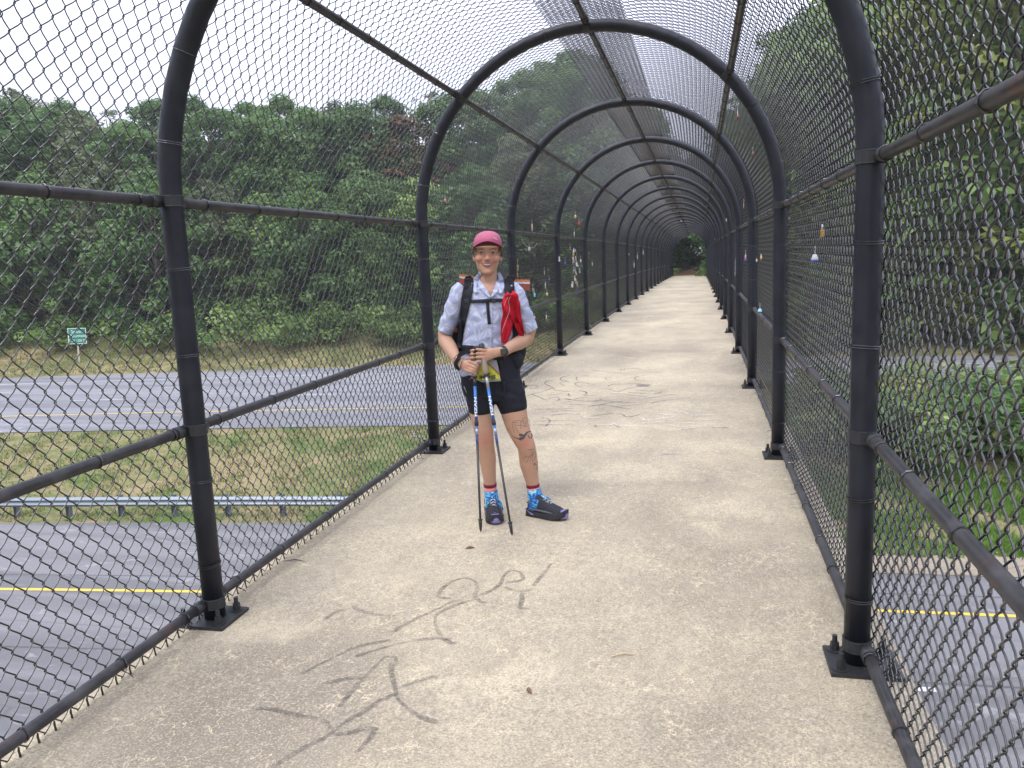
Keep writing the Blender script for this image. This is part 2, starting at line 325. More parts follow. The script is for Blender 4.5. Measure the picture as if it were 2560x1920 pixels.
def gen_tree(seed, h=12, rad=3.6, low=.12, nl=70, n_per=95, size=.17, sparse=False):
    rg = np.random.default_rng(seed); cs = []; rs = []
    for i in range(nl):
        t = rg.uniform(low, 1); prof = rad*math.sin(PI*min(1, .18+.82*(t-low*.5)))**.6*rg.uniform(.35, 1.0)**.5
        if t > .93: prof *= .35
        a = rg.uniform(0, 2*PI); cs.append(np.array([prof*math.cos(a), prof*math.sin(a), t*h])); rs.append(rg.uniform(.55, 1.15)*(rad/3.6)*(.75 if sparse else 1))
    cm = leaves(cs, rs, n_per, size, rng=rg)
    mb = MB(); r0 = .13+h*.008; lean = rg.normal(0, .25, 2)
    tr = [(lean[0]*t*t, lean[1]*t*t, h*.93*t-.3) for t in np.linspace(0, 1, 7)]; mb.tube(tr, [r0*(1-.88*t) for t in np.linspace(0, 1, 7)], 7)
    for k in rg.choice(nl, min(nl, 22), False):
        e = cs[k]; b = max(.15, e[2]/h-.22); p0 = Vector((lean[0]*b*b, lean[1]*b*b, h*.93*b)); e = Vector(e); m = p0.lerp(e, .5)+Vector((0, 0, .25))
        mb.tube([p0, m, e], [r0*.42*(1-b*.6), r0*.25*(1-b*.5), .015], 5, cap=False)
    tm = mesh('trunk', mb.v, mb.f, True); return cm, tm
VAR = {}
for k, (a, mats) in dict(
    bushy=((1, 10, 3.4, .04, 96, 150, .165), 'leaf'), broad=((2, 13, 4.3, .14, 104, 125, .18), 'leaf'), tall=((3, 17, 4.4, .22, 110, 115, .19), 'leaf'),
    light=((4, 9, 3.1, .03, 90, 150, .155), 'leaf_light'), olive=((5, 12, 3.8, .10, 96, 125, .17), 'leaf_olive'), airy=((6, 15, 3.4, .25, 66, 95, .15, True), 'leaf_olive'),
    rust=((8, 10, 3.2, .2, 70, 120, .16), 'leaf_rust'), pale=((9, 12, 3.6, .2, 80, 125, .16), 'leaf_yellow')).items():
    VAR[k] = (gen_tree(*a), mats, a[1])
def tree(kind, x, y, z, hgt, rz, name, label, group, wide=1.):
    (cm, tm), mk, h0 = VAR[kind]; s = hgt/h0; o = empty(name, (x, y, z), rz); o.scale = (s*wide, s*wide, s)
    if not cm.materials: cm.materials.append(M[mk]); tm.materials.append(M['bark'])
    c = bpy.data.objects.new('crown', cm); COL.objects.link(c); c.parent = o
    t = bpy.data.objects.new('trunk', tm); COL.objects.link(t); t.parent = o
    tag(o, label, 'tree', group); return o
rg = random.Random(11)
def nth(i):
    w = ['first', 'second', 'third', 'fourth', 'fifth', 'sixth', 'seventh', 'eighth', 'ninth', 'tenth', 'eleventh', 'twelfth', 'thirteenth', 'fourteenth', 'fifteenth', 'sixteenth', 'seventeenth', 'eighteenth', 'nineteenth', 'twentieth']
    return w[i] if i < 20 else 'twenty '+w[i-20]
def azel_top(az):   # tree line as seen from the walkway: degrees above the horizon
    return np.interp(az, [-60, -44, -38, -32.6, -26.8, -20, -12.8, -9.2, -3.8, .1, 2.7, 5.1, 11, 18, 40], [10.5, 11.2, 10.4, 11.1, 11.7, 11.4, 12.8, 13.9, 13.6, 9.6, 12.8, 14.2, 15.5, 16.5, 17])
KL = dict(bushy='dense bushy green tree', broad='broad dark green tree', tall='tall dark green tree', light='bright light green tree', olive='loose olive green tree', airy='thin gappy tree', rust='rusty brown tree', pale='yellowish green tree')
GR = 'trees of the wood beyond the highway'
# front row: left of the bridge, growing down to the verge
az = -58.; i = 0
while az < -6.6:
    k = ['bushy', 'olive', 'light', 'bushy', 'broad', 'light', 'bushy', 'olive'][i % 8]
    c = 65.5+rg.uniform(-1.5, 2.5); D = None
    a = R(az); # intersect direction with c-curve
    D = 60.
    for _ in range(20):
        x = CAM.x+D*math.sin(a); D = (yroad(c, x))/math.cos(a)
    x = CAM.x+D*math.sin(a); y = yroad(c, x)
    hgt = {'light': rg.uniform(9, 12), 'bushy': rg.uniform(11, 14), 'olive': rg.uniform(11, 14), 'broad': rg.uniform(12, 14.5)}[k]
    tree(k, x, y, groundz(c, x)-.2, hgt, rg.uniform(0, 6), 'bushy_tree' if k != 'broad' else 'broad_tree', KL[k]+', '+nth(i)+' from the left along the verge edge', 'trees at the edge of the far verge', 1.1)
    az += math.degrees(4.6/D*math.cos(a)**.3)*rg.uniform(.85, 1.15); i += 1
for row, (cc, step) in enumerate(((72, 3.9), (84, 4.6))):
    az = -60.+row*2; i = 0
    while az < -6.2:
        k = ['broad', 'tall', 'olive', 'tall', 'airy', 'broad', 'tall'][(i+row*3) % 7]; a = R(az); c = cc+rg.uniform(-3, 3); D = 70.
        for _ in range(20): x = CAM.x+D*math.sin(a); D = yroad(c, x)/math.cos(a)
        x = CAM.x+D*math.sin(a); y = yroad(c, x); z = groundz(c, x)-.3
        top = CAM.z+D*math.tan(R(azel_top(az)-(.2 if row == 0 else 0)))*(rg.uniform(.93, 1.02) if row else rg.uniform(.86, .98)); hgt = max(8, top-z)
        if -22.5 < az < -19.3 and row == 0: k = 'rust'
        tree(k, x, y, z, hgt, rg.uniform(0, 6), 'forest_tree', KL[k]+', '+nth(i)+' from the left in the '+('middle' if row == 0 else 'rear')+' row of the wood', GR, 1.25 if hgt < 15 else 1.)
        az += math.degrees(step/D)*rg.uniform(.85, 1.15); i += 1
# right of the bridge, beyond the far lanes
for i, (x, c, el, k) in enumerate([(7.2, 61, 12, 'bushy'), (10.5, 60, 15, 'light'), (13, 62, 16.5, 'light'), (17, 59, 18.5, 'pale'), (22, 60, 19, 'light'), (28, 59, 19, 'airy'), (34, 61, 20, 'pale'), (40, 60, 18, 'light'), (47, 61, 19, 'light'),
                    (9.5, 70, 14.5, 'tall'), (12, 71, 15.5, 'airy'), (18, 72, 16, 'pale'), (25, 71, 17, 'airy'), (32, 73, 17, 'olive'), (42, 72, 19, 'pale'), (53, 70, 19, 'tall'), (10, 80, 13.2, 'tall'), (16, 82, 14, 'broad'), (30, 84, 16, 'tall')]):
    y = yroad(c, x); z = groundz(c, x)-.3; D = math.hypot(x-CAM.x, y)
    tree(k, x, y, z, CAM.z+D*math.tan(R(el))-z, rg.uniform(0, 6), 'roadside_tree', KL[k]+' right of the bridge, '+nth(i if i < 9 else i-9)+' outward in the '+('near' if i < 9 else 'far')+' row', 'trees right of the footbridge', .95)
for i, (x, c, h, k) in enumerate([(8.5, 56.5, 7, 'light'), (12, 57, 9, 'olive'), (16, 56.5, 8, 'pale'), (20.5, 57, 10, 'bushy'), (25, 56.5, 8, 'light'), (30, 57, 10, 'olive'), (36, 57, 9, 'bushy'), (43, 57, 10, 'pale'), (50, 57, 10, 'bushy')]):
    tree(k, x, yroad(c, x), groundz(c, x)-.3, h, rg.uniform(0, 6), 'small_tree', 'small '+KL[k]+', '+nth(i)+' outward beside the far lanes right of the bridge', 'small trees right of the footbridge', 1.1)
# around the far end of the footbridge: a dark leafy opening
for i, (x, y, h, k) in enumerate([(-5.6, 69, 9, 'bushy'), (-4.9, 66.6, 6, 'bushy'), (5.9, 69, 9, 'bushy'), (5.4, 66.7, 6.5, 'light'), (-5.9, 73, 10, 'bushy'), (6.2, 73.5, 10, 'bushy'), (-6, 77, 10, 'bushy'), (6.2, 78, 10, 'bushy'),
                   (-6.2, 82, 11, 'bushy'), (6.4, 83, 11, 'bushy'), (-6, 91, 11, 'bushy'), (6.3, 92, 11, 'bushy'), (-7, 70, 12, 'broad'), (7.5, 73, 12, 'broad'), (-8, 78, 14, 'tall'), (7.2, 84, 13, 'tall'), (-5.5, 86, 13, 'broad'), (-11, 69, 12, 'bushy'), (0, 112, 14, 'tall'), (-6, 101, 12, 'bushy'), (6, 103, 12, 'bushy')]):
    tree(k, x, y, groundz(y-.3, x)-.2, h, rg.uniform(0, 6), 'path_tree', KL[k]+', '+nth(i)+' of those '+('left' if x < 0 else 'right')+' of the path beyond the deck', 'trees closing over the path at the far end')
rgs = np.random.default_rng(31); cs = [np.array([rgs.uniform(-3.6, 3.6), rgs.uniform(68.0, 104), rgs.uniform(3.5, 7.5)]) for _ in range(330)]
cs += [np.array([s*rgs.uniform(2.1, 3.3), rgs.uniform(67.2, 104), rgs.uniform(.2, 3.6)]) for s in (-1, 1) for _ in range(120)]
cs += [np.array([rgs.uniform(-2.2, 2.2), rgs.uniform(104, 109), rgs.uniform(0, 8)]) for _ in range(60)]
cs += [np.array([rgs.uniform(.9, 6.5), rgs.uniform(84, 104), rgs.uniform(2.6, 9)]) for _ in range(110)]
cs += [np.array([rgs.uniform(-1.5, 3.5), rgs.uniform(99, 102), rgs.uniform(3.6, 9.5)]) for _ in range(90)]
cs += [np.array([rgs.uniform(-7, 7), rgs.uniform(108, 114), rgs.uniform(0, 12)]) for _ in range(170)]
tag(link('leafy_thicket', leaves(cs, [rgs.uniform(.6, 1.05)*(1.5 if c_[1] > 107.9 else 1) for c_ in cs], 90, .16, rng=rgs), M['leaf']), 'dark tangle of branches and leaves arching over the path at the far end', 'foliage', kind='stuff')
v = []; 
for i, y in enumerate(np.linspace(65.9, 104, 12)): v += [(-1.55, y, .108-.0+(y-66)*.012), (1.55, y, .108+(y-66)*.012)]
tag(link('dirt_path', mesh('dirt_path', v, [(2*i, 2*i+1, 2*i+3, 2*i+2) for i in range(11)]), M['soil']), kind='structure')
# shrubs
def gen_shrub(seed, n, size):
    rg_ = np.random.default_rng(seed); cs = [np.array([rg_.normal(0, .75), rg_.normal(0, .6), rg_.uniform(.15, 1.25)]) for _ in range(n)]
    cm = leaves(cs, [rg_.uniform(.28, .5) for _ in cs], 420, size, rng=rg_); mb = MB()
    for c in cs[::2]: mb.tube([(c[0]*.15, c[1]*.15, -.1), (c[0]*.6, c[1]*.6, c[2]*.55), tuple(c)], [.03, .018, .006], 4, cap=False)
    return cm, mesh('stems', mb.v, mb.f)
SH = [(gen_shrub(21, 26, .075), 'leaf_yellow'), (gen_shrub(22, 26, .08), 'leaf_light'), (gen_shrub(23, 28, .085), 'leaf')]
def shrub(i, x, y, z, s, label, group):
    (cm, sm), mk = SH[i]; o = empty('shrub', (x, y, z), rg.uniform(0, 6)); o.scale = (s*1.2, s*1.2, s)
    if not cm.materials: cm.materials.append(M[mk]); sm.materials.append(M['bark'])
    for nm, me in (('foliage', cm), ('stem', sm)): c = bpy.data.objects.new(nm, me); COL.objects.link(c); c.parent = o
    tag(o, label, 'shrub', group)
for i, x in enumerate(np.arange(3.4, 30, 1.75)):
    for c in (29.6, 31.6):
        k = rg.choice([0, 0, 1, 2]) if x < 13 else rg.choice([0, 1, 2]); xx = x+rg.uniform(-.6, .6)+(.8 if c > 30 else 0); cc = c+rg.uniform(-.5, .5)
        shrub(k, xx, yroad(cc, xx), groundz(cc, xx)-.1, rg.uniform(1.35, 1.95), ['yellow green', 'light green', 'dark green'][k]+' shrub, '+nth(i)+' outward in the '+('front' if c < 30 else 'back')+' row on the right median bank', 'shrubs on the median right of the footbridge')
for i, (x, c, s) in enumerate([(-88, 61, 1.6), (-80, 62, 1.5), (-71, 61.5, 1.7), (-62, 62, 1.6), (-55, 61, 1.2), (-49, 62, 1.6), (-43.5, 61.6, 1.3), (-39.5, 61, 1.5), (-35, 62, 2.), (-31, 61, 1.6), (-27, 61.6, 1.9), (-23, 61, 1.7), (-19.5, 61.4, 1.8), (-16, 61, 1.6), (-12.5, 61.5, 1.8), (-9, 62, 1.8), (-6, 62.5, 1.6)]):
    k = rg.choice([1, 1, 2]); shrub(k, x, yroad(c, x), groundz(c, x)-.1, s*1.15, ['', 'light green', 'dark green'][k]+' scrub bush, '+nth(i)+' from the left at the top of the far verge', 'bushes along the top of the far verge')
P_ = on_z(2490, 1050, -5.1); o = None
(cm, sm) = gen_shrub(29, 24, .07); cm.materials.append(M['leaf_rust']); sm.materials.append(M['bark']); o = empty('shrub', (P_.x, P_.y, -5.4), 0); o.scale = (1.3, 1.3, 1.)
for nm, me in (('foliage', cm), ('stem', sm)): c = bpy.data.objects.new(nm, me); COL.objects.link(c); c.parent = o
tag(o, 'reddish brown shrub on the right median bank near the picture edge', 'shrub')
for i, (x, y, s) in enumerate([(-1.75, 66.7, .32), (1.8, 66.9, .40), (-2.3, 67.8, .6), (2.35, 68, .7)]): shrub(1, x, y, .0, s, ('lower' if i < 2 else 'taller')+' green bush at the far end of the deck, '+('left' if x < 0 else 'right')+' of the path', 'bushes where the deck meets the path')

# ------------------------------------------------------------------ sign and guardrail
SX, SY, SZ = -45.8, 52.25, -4.55
sg = empty('elevation_sign', (SX, SY, SZ), R(38)); tag(sg, 'small green road sign with white lettering on a pale post beyond the highway', 'road sign')
mb = MB(); mb.box((-.06, -.045, -.3), (.06, .045, 2.4)); mb.build('post', M['post_wood'], sg)
mb = MB(); mb.box((-.63, -.075, 1.32), (.63, -.055, 2.55)); o = mb.build('panel', M['green_sign'], sg)
mb = MB()
for a, b in (((-.62, 1.33), (.62, 1.37)), ((-.62, 2.50), (.62, 2.54)), ((-.62, 1.37), (-.58, 2.50)), ((.58, 1.37), (.62, 2.50))): mb.box((a[0], -.081, a[1]), (b[0], -.077, b[1]))
mb.build('border', M['sign_white'], sg)
sg.rotation_euler = (0, R(2), R(38))
def text(name, body, size, mat, parent, M4, ext=.002, sx=1., bold=.0, align='CENTER'):
    cu = bpy.data.curves.new(name, 'FONT'); cu.body = body; cu.size = size; cu.extrude = ext; cu.align_x = align; cu.align_y = 'CENTER'; cu.offset = bold; cu.resolution_u = 3
    t = bpy.data.objects.new(name, cu); COL.objects.link(t); dg = bpy.context.evaluated_depsgraph_get(); me = bpy.data.meshes.new_from_object(t.evaluated_get(dg)); bpy.data.objects.remove(t); bpy.data.curves.remove(cu)
    me.name = name; me.transform(Matrix.Diagonal((sx, 1, 1, 1))); me.transform(M4); return link(name, me, mat, parent)
FR = Matrix.Rotation(PI/2, 4, 'X')
for s_, z, sz in (('South', 2.27, .36), ('Mountain', 1.95, .34), ('ELEV 1200 FT', 1.58, .28)):
    text('lettering', s_, sz, M['sign_white'], sg, Matrix.Translation((0, -.084, z)) @ FR, .003, .72 if s_[0] == 'E' else .95, .0)
gr = empty('guardrail', (-15, yroad(23.7, -15), -6.5)); tag(gr, 'grey galvanized guardrail running along the median grass edge', 'guardrail')
prof = [(-.0, .0), (.02, .012), (.05, .05), (.075, .085), (.05, .12), (.02, .15), (.03, .165), (.02, .18), (.05, .21), (.075, .245), (.05, .28), (.02, .318), (.0, .33)]
X = np.linspace(-42, 3, 46); g0 = gr.location; v = []; f = []
for x in X:
    for (d, z) in prof: v.append((x-g0.x, yroad(23.7, x)-d-g0.y, .44+z))
    for (d, z) in prof: v.append((x-g0.x, yroad(23.7, x)-d-g0.y+.006, .44+z))
n = len(prof)
for i in range(len(X)-1):
    for k in range(n-1):
        a = i*2*n+k; f.append((a, a+1, a+2*n+1, a+2*n)); b = a+n; f.append((b, b+2*n, b+2*n+1, b+1))
    f.append((i*2*n, i*2*n+2*n, i*2*n+3*n, i*2*n+n)); f.append((i*2*n+n-1, i*2*n+2*n-1, (i+1)*2*n+2*n-1, (i+1)*2*n+n-1))
link('beam', mesh('beam', v, f, False), M['galv'], gr)
mb = MB(); mb.box((-.075, .10, -.4), (-.068, .25, .8)); mb.box((.068, .10, -.4), (.075, .25, .8)); mb.box((-.068, .171, -.4), (.068, .179, .8)); mb.box((-.06, .012, .46), (.06, .098, .76))
pm = mesh('post', mb.v, mb.f, False)
for k in range(24):
    x = -41.3+k*1.905
    if x > 2.6: break
    p = link('post', pm, M['galv'], gr); p.location = (x-g0.x, yroad(23.7, x)-g0.y, 0)

# ------------------------------------------------------------------ footbridge deck
SP, Y0, NB = 3.00915, 2.90999, 21
ys = np.linspace(-4, 66.05, 94); mb = MB(); v = []; f = []
for y in ys:
    z = deckz(y); v += [(-1.47, y, z-.22), (-1.47, y, z-.006), (-1.464, y, z), (1.464, y, z), (1.47, y, z-.006), (1.47, y, z-.22)]
for i in range(len(ys)-1): f += [(i*6+k, i*6+k+1, i*6+7+k, i*6+6+k) for k in range(5)] + [(i*6+5, i*6, i*6+6, i*6+11)]
f += [tuple(range(6)), tuple(range(len(v)-6, len(v)))[::-1]]
tag(link('walkway', mesh('walkway', v, f, False), M['concrete']), kind='structure')
mb = MB()
for sx in (-1.0, 1.0):
    for i in range(len(ys)-1):
        a, b = ys[i], ys[i+1]
        for (w, z0, z1) in ((.15, -1.0, -.96), (.012, -.96, -.24), (.15, -.24, -.221)):
            q = [(sx+s*w, y, deckz(y)+z) for y in (a, b) for z in (z0, z1) for s in (-1, 1)]
            mb.add(q, [(0, 1, 5, 4), (2, 6, 7, 3), (0, 4, 6, 2), (1, 3, 7, 5)])
tag(mb.build('bridge_girders', M['plate']), kind='structure')
mb = MB(); mb.box((-.9, 29.6, -6.2), (.9, 30.4, -1.25)); mb.box((-1.4, 29.5, -1.25), (1.4, 30.5, -.70)); o = mb.build('bridge_pier', M['concrete']); tag(o, kind='structure')
mb = MB(); mb.box((-1.6, 66.06, -5.0), (1.6, 66.7, .085)); tag(mb.build('bridge_abutment', M['concrete']), kind='structure')

# ------------------------------------------------------------------ chain link tunnel
RA, HS, RP, RR = 1.3, 1.77, .0445, .0212
RM = RA+RP+.004     # mesh surface
ft = empty('fence_tunnel'); tag(ft, 'black arched chain link fence tunnel enclosing the concrete footbridge deck', 'fence')
def bayM(i):
    y0 = Y0+i*SP; z0 = deckz(y0); z1 = deckz(y0+SP); return Matrix.Translation((0, y0, z0)) @ Matrix.Rotation(math.atan2(z1-z0, SP), 4, 'X')
def archpts(r=RA, n=28, z0=.012): return [(r, 0, z0), (r, 0, .6), (r, 0, 1.2)]+[(r*math.cos(PI*k/n), 0, HS+r*math.sin(PI*k/n)) for k in range(n+1)]+[(-r, 0, 1.2), (-r, 0, .6), (-r, 0, z0)]
ro_ = RA+RP-RR       # rail axis radius, flush with the mesh
def polar(deg, r): return Vector((r*math.cos(R(deg)), 0, HS+r*math.sin(R(deg))))
RAILS = [('b', Vector((ro_, 0, .082))), ('m', Vector((ro_, 0, .846))), ('u', Vector((ro_, 0, 1.775))), ('t', polar(43.4, ro_)), ('t', polar(90.3, ro_)), ('t', polar(136.6, ro_)),
         ('u', Vector((-ro_, 0, 1.775))), ('m', Vector((-ro_, 0, .846))), ('b', Vector((-ro_, 0, .082)))]
mb = MB(); mb.tube(archpts(), RP, 14, cap=True); ARCH = mesh('arch', mb.v, mb.f)
mb = MB(); mb.tube(archpts(), RP, 10)
def band(mb, p, m=0):
    p = Vector(p); ax = Vector((0, 0, 1)) if p.z < 1.8 else Vector((-(p.z-HS), 0, p.x)).normalized()
    c = Vector((math.copysign(RA, p.x), 0, p.z)) if p.z < 1.8 else Vector((p.x, 0, p.z-HS)).normalized()*RA+Vector((0, 0, HS))
    mb.tube([c-ax*.022, c+ax*.022], RP+.0045, 14, m); mb.ring(c-ax*.02, ax, RP+.0045, .0022, 14, m); mb.ring(c+ax*.02, ax, RP+.0045, .0022, 14, m)
    mb.box((p.x-.012, -RP-.03, p.z-.016), (p.x+.012, RP+.03, p.z+.016), m)
for _, p in RAILS: band(mb, p)
ARCH_FAR = mesh('arch', mb.v, mb.f)
BANDS = []
for _, p in RAILS: mb = MB(); band(mb, p); BANDS.append(mesh('rail_band', mb.v, mb.f, False))
mb = MB(); mb.box((-.12, -.105, 0), (.12, .105, .014)); PLATE = mesh('base_plate', mb.v, mb.f, False)
mb = MB(); mb.tube([(0, 0, .0), (0, 0, .004)], .028, 14); mb.tube([(0, 0, .004), (0, 0, .021)], .0165, 6); mb.tube([(0, 0, .0215), (0, 0, .033)], .0155, 6); mb.tube([(0, 0, .033), (0, 0, .060)], .0095, 10); BOLT = mesh('bolt', mb.v, mb.f, False)
for i in range(-1, NB+1):
    Mx = Matrix.Translation((0, Y0+i*SP, deckz(Y0+i*SP))) @ Matrix.Rotation(math.atan(.01241-.00032*(Y0+i*SP)), 4, 'X')
    a = link('arch', ARCH if i < 6 else ARCH_FAR, None, ft); a.data.materials or a.data.materials.append(M['pipe']); a.matrix_local = Mx
    for s in (-1, 1):
        p = link('base_plate', PLATE, None, a); p.data.materials or p.data.materials.append(M['plate']); p.location = (s*1.32, 0, .0005)
        for dx in (-.083, .083):
            for dy in (-.07, .07):
                b = link('bolt', BOLT, None, a); b.data.materials or b.data.materials.append(M['plate']); b.location = (s*1.32+dx, dy, .0145); b.rotation_euler = (0, 0, rg.uniform(0, 1))
    if i < 6:
        for me in BANDS: b = link('rail_band', me, None, a); me.materials or me.materials.append(M['plate'])
def railmesh(cups):
    mb = MB(); mb.tube([(0, .055, 0)]+[(0, y, 0) for y in np.linspace(.3, SP-.3, 7)]+[(0, SP-.055, 0)], RR, 12)
    if cups: cup(mb, 1)
    return mesh('rail', mb.v, mb.f, True, mb.m)
def cup(mb, m=0, ends=(0, 1)):
    for y0, s in [((.05, 1), (SP-.05, -1))[e_] for e_ in ends]: mb.tube([(0, y0, 0), (0, y0+s*.008, 0), (0, y0+s*.05, 0), (0, y0+s*.052, 0)], [RR*.8, RR+.0055, RR+.0055, RR+.001], 12, m)
RAIL = railmesh(False); RAIL.materials.append(M['rail']); RAIL_FAR = railmesh(True); RAIL_FAR.materials.append(M['rail']); RAIL_FAR.materials.append(M['plate'])
CUPS = []
for e_ in (0, 1):
    mb = MB(); cup(mb, 0, (e_,)); CUPS.append(mesh('rail_cup', mb.v, mb.f)); CUPS[-1].materials.append(M['plate'])
for i in range(-1, NB):
    Bm = bayM(i)
    for _, p in RAILS:
        o = link('rail', RAIL if i < 6 else RAIL_FAR, None, ft); o.matrix_local = Bm @ Matrix.Translation(p)
        if i < 6:
            for c_ in CUPS: link('rail_cup', c_, None, o)
    # tie wires
    mb = MB(); q = random.Random(100+i); near = i < 3; kk = 10 if near else 6
    for kind, p in RAILS:
        for y in np.arange(.22, SP-.1, .44 if kind != 't' else .38):
            yy = y+q.uniform(-.05, .05); ax = Vector((q.uniform(-.12, .12), 1, q.uniform(-.12, .12))); c = Vector((p.x, yy, p.z))
            mb.ring(c, ax, RR+.0035, .0019, kk, 0, 4 if near else 3)
            if near: mb.ring(c+Vector((0, .0045, 0)), ax+Vector((.05, 0, .04)), RR+.0035, .0019, kk, 0, 4)
            if near and kind == 'b' and q.random() < .5: mb.tube([c+Vector((0, 0, -.024)), c+Vector((-math.copysign(.02, p.x), .01, -.04)), c+Vector((-math.copysign(.045, p.x), .0, -.046))], .0018, 4)
    for s in (-1, 1):
        for z in (.25, .62, 1.15, 1.5, 1.95):
            if z < HS: c = Vector((s*RA, 0, z)); ax = Vector((q.uniform(-.08, .08), q.uniform(-.1, .1), 1))
            else: a_ = 10+q.uniform(-3, 3); c = Vector((s*RA*math.cos(R(a_)), 0, HS+RA*math.sin(R(a_)))); ax = Vector((-s*math.sin(R(a_)), 0, math.cos(R(a_))))
            for d in ((0, .008) if near else (0,)): mb.ring(c+Vector((0, 0, d)), ax, RP+.0035, .0019, 16 if near else 8, 0, 4 if near else 3)
        for a_ in (28, 60, 78):
            a2 = a_+q.uniform(-4, 4); c = Vector((s*RA*math.cos(R(a2)), 0, HS+RA*math.sin(R(a2)))); mb.ring(c, Vector((-s*math.sin(R(a2)), 0, math.cos(R(a2)))), RP+.0035, .0019, 14 if near else 8, 0, 3)
    o = mb.build('tie_wires', M['wire'], ft, False); o.matrix_local = Bm; tag(o, kind='stuff')
# the fabric: zigzag wires, each hooked into its neighbours
WD = SP/41; HW = WD/2; HH = .0415   # half width and half height of one diamond
def chain_path(nsub, nside, rw, ph):
    K = 100; S0 = .006; A = HW/2+.0032
    t = np.array({1: [0], 4: [0, .12, .5, .88], 6: [0, .07, .22, .5, .78, .93]}[nsub]); T = []
    for k in range(K):
        s = 1 if (k+ph) % 2 == 0 else -1                      # from -A to +A or back
        tt = t; yy = s*(2*tt-1)*A if nsub < 2 else s*A*(.66*(2*tt-1)-.34*np.cos(PI*tt))
        nn = s*.0064*np.clip(np.sin(PI*tt), 0, 1)**.55 if nsub > 1 else np.zeros(1)
        T.append(np.stack([yy, S0+(k+tt)*HH, nn], 1))
    T = np.concatenate(T); T = np.concatenate([T, [[T[0, 0], S0+K*HH, 0]]]); n = len(T)
    d = np.gradient(T, axis=0); d /= np.linalg.norm(d, axis=1)[:, None]
    n0 = np.array([0, 0, 1.]); a = np.cross(d, n0); a /= np.linalg.norm(a, axis=1)[:, None]; b = np.cross(a, d)
    ang = 2*PI*np.arange(nside)/nside
    tube = T[:, None, :] + rw*(a[:, None, :]*np.cos(ang)[None, :, None]+b[:, None, :]*np.sin(ang)[None, :, None])
    i0 = np.arange(n-1)[:, None]*nside+np.arange(nside)[None, :]; i1 = np.arange(n-1)[:, None]*nside+(np.arange(nside)[None, :]+1) % nside
    F = np.stack([i0, i1, i1+nside, i0+nside], 2).reshape(-1, 4); return tube.reshape(-1, 3), F
def chain(nsub, nside, rw=.0023, seed=0):
    rgc = np.random.default_rng(seed); PH = [chain_path(nsub, nside, rw, p) for p in (0, 1)]; V = []; FF = []; nv = len(PH[0][0])
    for j in range(82):
        P_ = PH[j % 2][0].copy()
        P_[:, 0] += (j+.5)*HW + rgc.normal(0, .0009) + .0015*np.sin(P_[:, 1]*3+j*.7)
        P_[:, 1] += rgc.normal(0, .0008)
        bul = .006*(1+np.sin(P_[:, 1]*4.1+1))*np.sin(PI*np.clip(P_[:, 0]/SP, 0, 1)); r = RM+.003+P_[:, 2]+bul
        Ls = HS; th = np.clip((P_[:, 1]-Ls)/RM, 0, None)
        x = np.where(P_[:, 1] < Ls, r, r*np.cos(th)); z = np.where(P_[:, 1] < Ls, P_[:, 1], HS+r*np.sin(th))
        V.append(np.stack([x, P_[:, 0], z], 1)); FF.append(PH[0][1]+j*nv)
    if nside > 3:   # twisted wire ends along the bottom edge
        q = np.arange(nside)*2*PI/nside; c_ = np.stack([np.cos(q), np.sin(q)], 1); vb = sum(len(x_) for x_ in V)
        for j in range(41):
            y_ = (2*j+1)*HW+rgc.normal(0, .0012); R_ = [(RM+.003+.0045*c_[:, 0]*k_+dx, y_+.0055*c_[:, 1]*k_, np.full(nside, z_)) for z_, k_, dx in ((-.004, .5, -.004), (.004, 1, -.002), (.016, .8, 0), (.024, 1, .001), (.034, .7, 0))]
            V.append(np.concatenate([np.stack(r_, 1) for r_ in R_])); i_ = np.arange(4)[:, None]*nside+np.arange(nside)[None, :]; k_ = np.arange(4)[:, None]*nside+(np.arange(nside)[None, :]+1) % nside
            FF.append(np.stack([i_, k_, k_+nside, i_+nside], 2).reshape(-1, 4)+vb); vb += 5*nside
    me = np_mesh('chain_link', np.concatenate(V), np.concatenate(FF), True); me.materials.append(M['wire']); return me
CA, CB, CC = chain(6, 6, .0027, 1), chain(4, 4, .0026, 2), chain(1, 3, .0032, 3)
for i in range(-1, NB):
    Bm = bayM(i)
    for side in (1, -1):
        me = (CA if (side == 1 and i <= 0) else CB if i <= 1 else CC)
        o = link('chain_link', me, None, ft); o.matrix_local = Bm if side == 1 else Bm @ Matrix.Translation((0, SP, 0)) @ Matrix.Rotation(PI, 4, 'Z')

# ------------------------------------------------------------------ the hiker
ROOT = Vector((-.25, 4.33, deckz(4.33))); ax_n = Vector((-.2258034, .9741729, 0)); ax_r = Vector((.9741729, .2258034, 0)); YB = .11
hk = empty('person', ROOT, math.atan2(ax_r.y, ax_r.x))
tag(hk, 'smiling hiker in pink cap, pale floral shirt and black shorts standing on the deck', 'person')
LM = hk.matrix_basis.copy() if False else Matrix.Translation(ROOT) @ Matrix.Rotation(math.atan2(ax_r.y, ax_r.x), 4, 'Z')
LI = LM.inverted(); LC = LI @ CAM
def at(u, v, rel=0.):
    k = ray(u, v); t = ((ROOT-CAM).dot(ax_n)+YB+rel)/k.dot(ax_n); return LI @ (CAM+k*t)
def c1(x, y, rel=0.): return at(1040+.25316*x, 550+.25316*y, rel)
def c2(x, y, rel=0.): return at(1060+.2773*x, 900+.2773*y, rel)
def c3(x, y, rel=0.): return at(1120+.09946*x, 820+.09946*y, rel)
def cf(x, y, rel=0.): return at(1140+.09644*x, 560+.09644*y, rel)
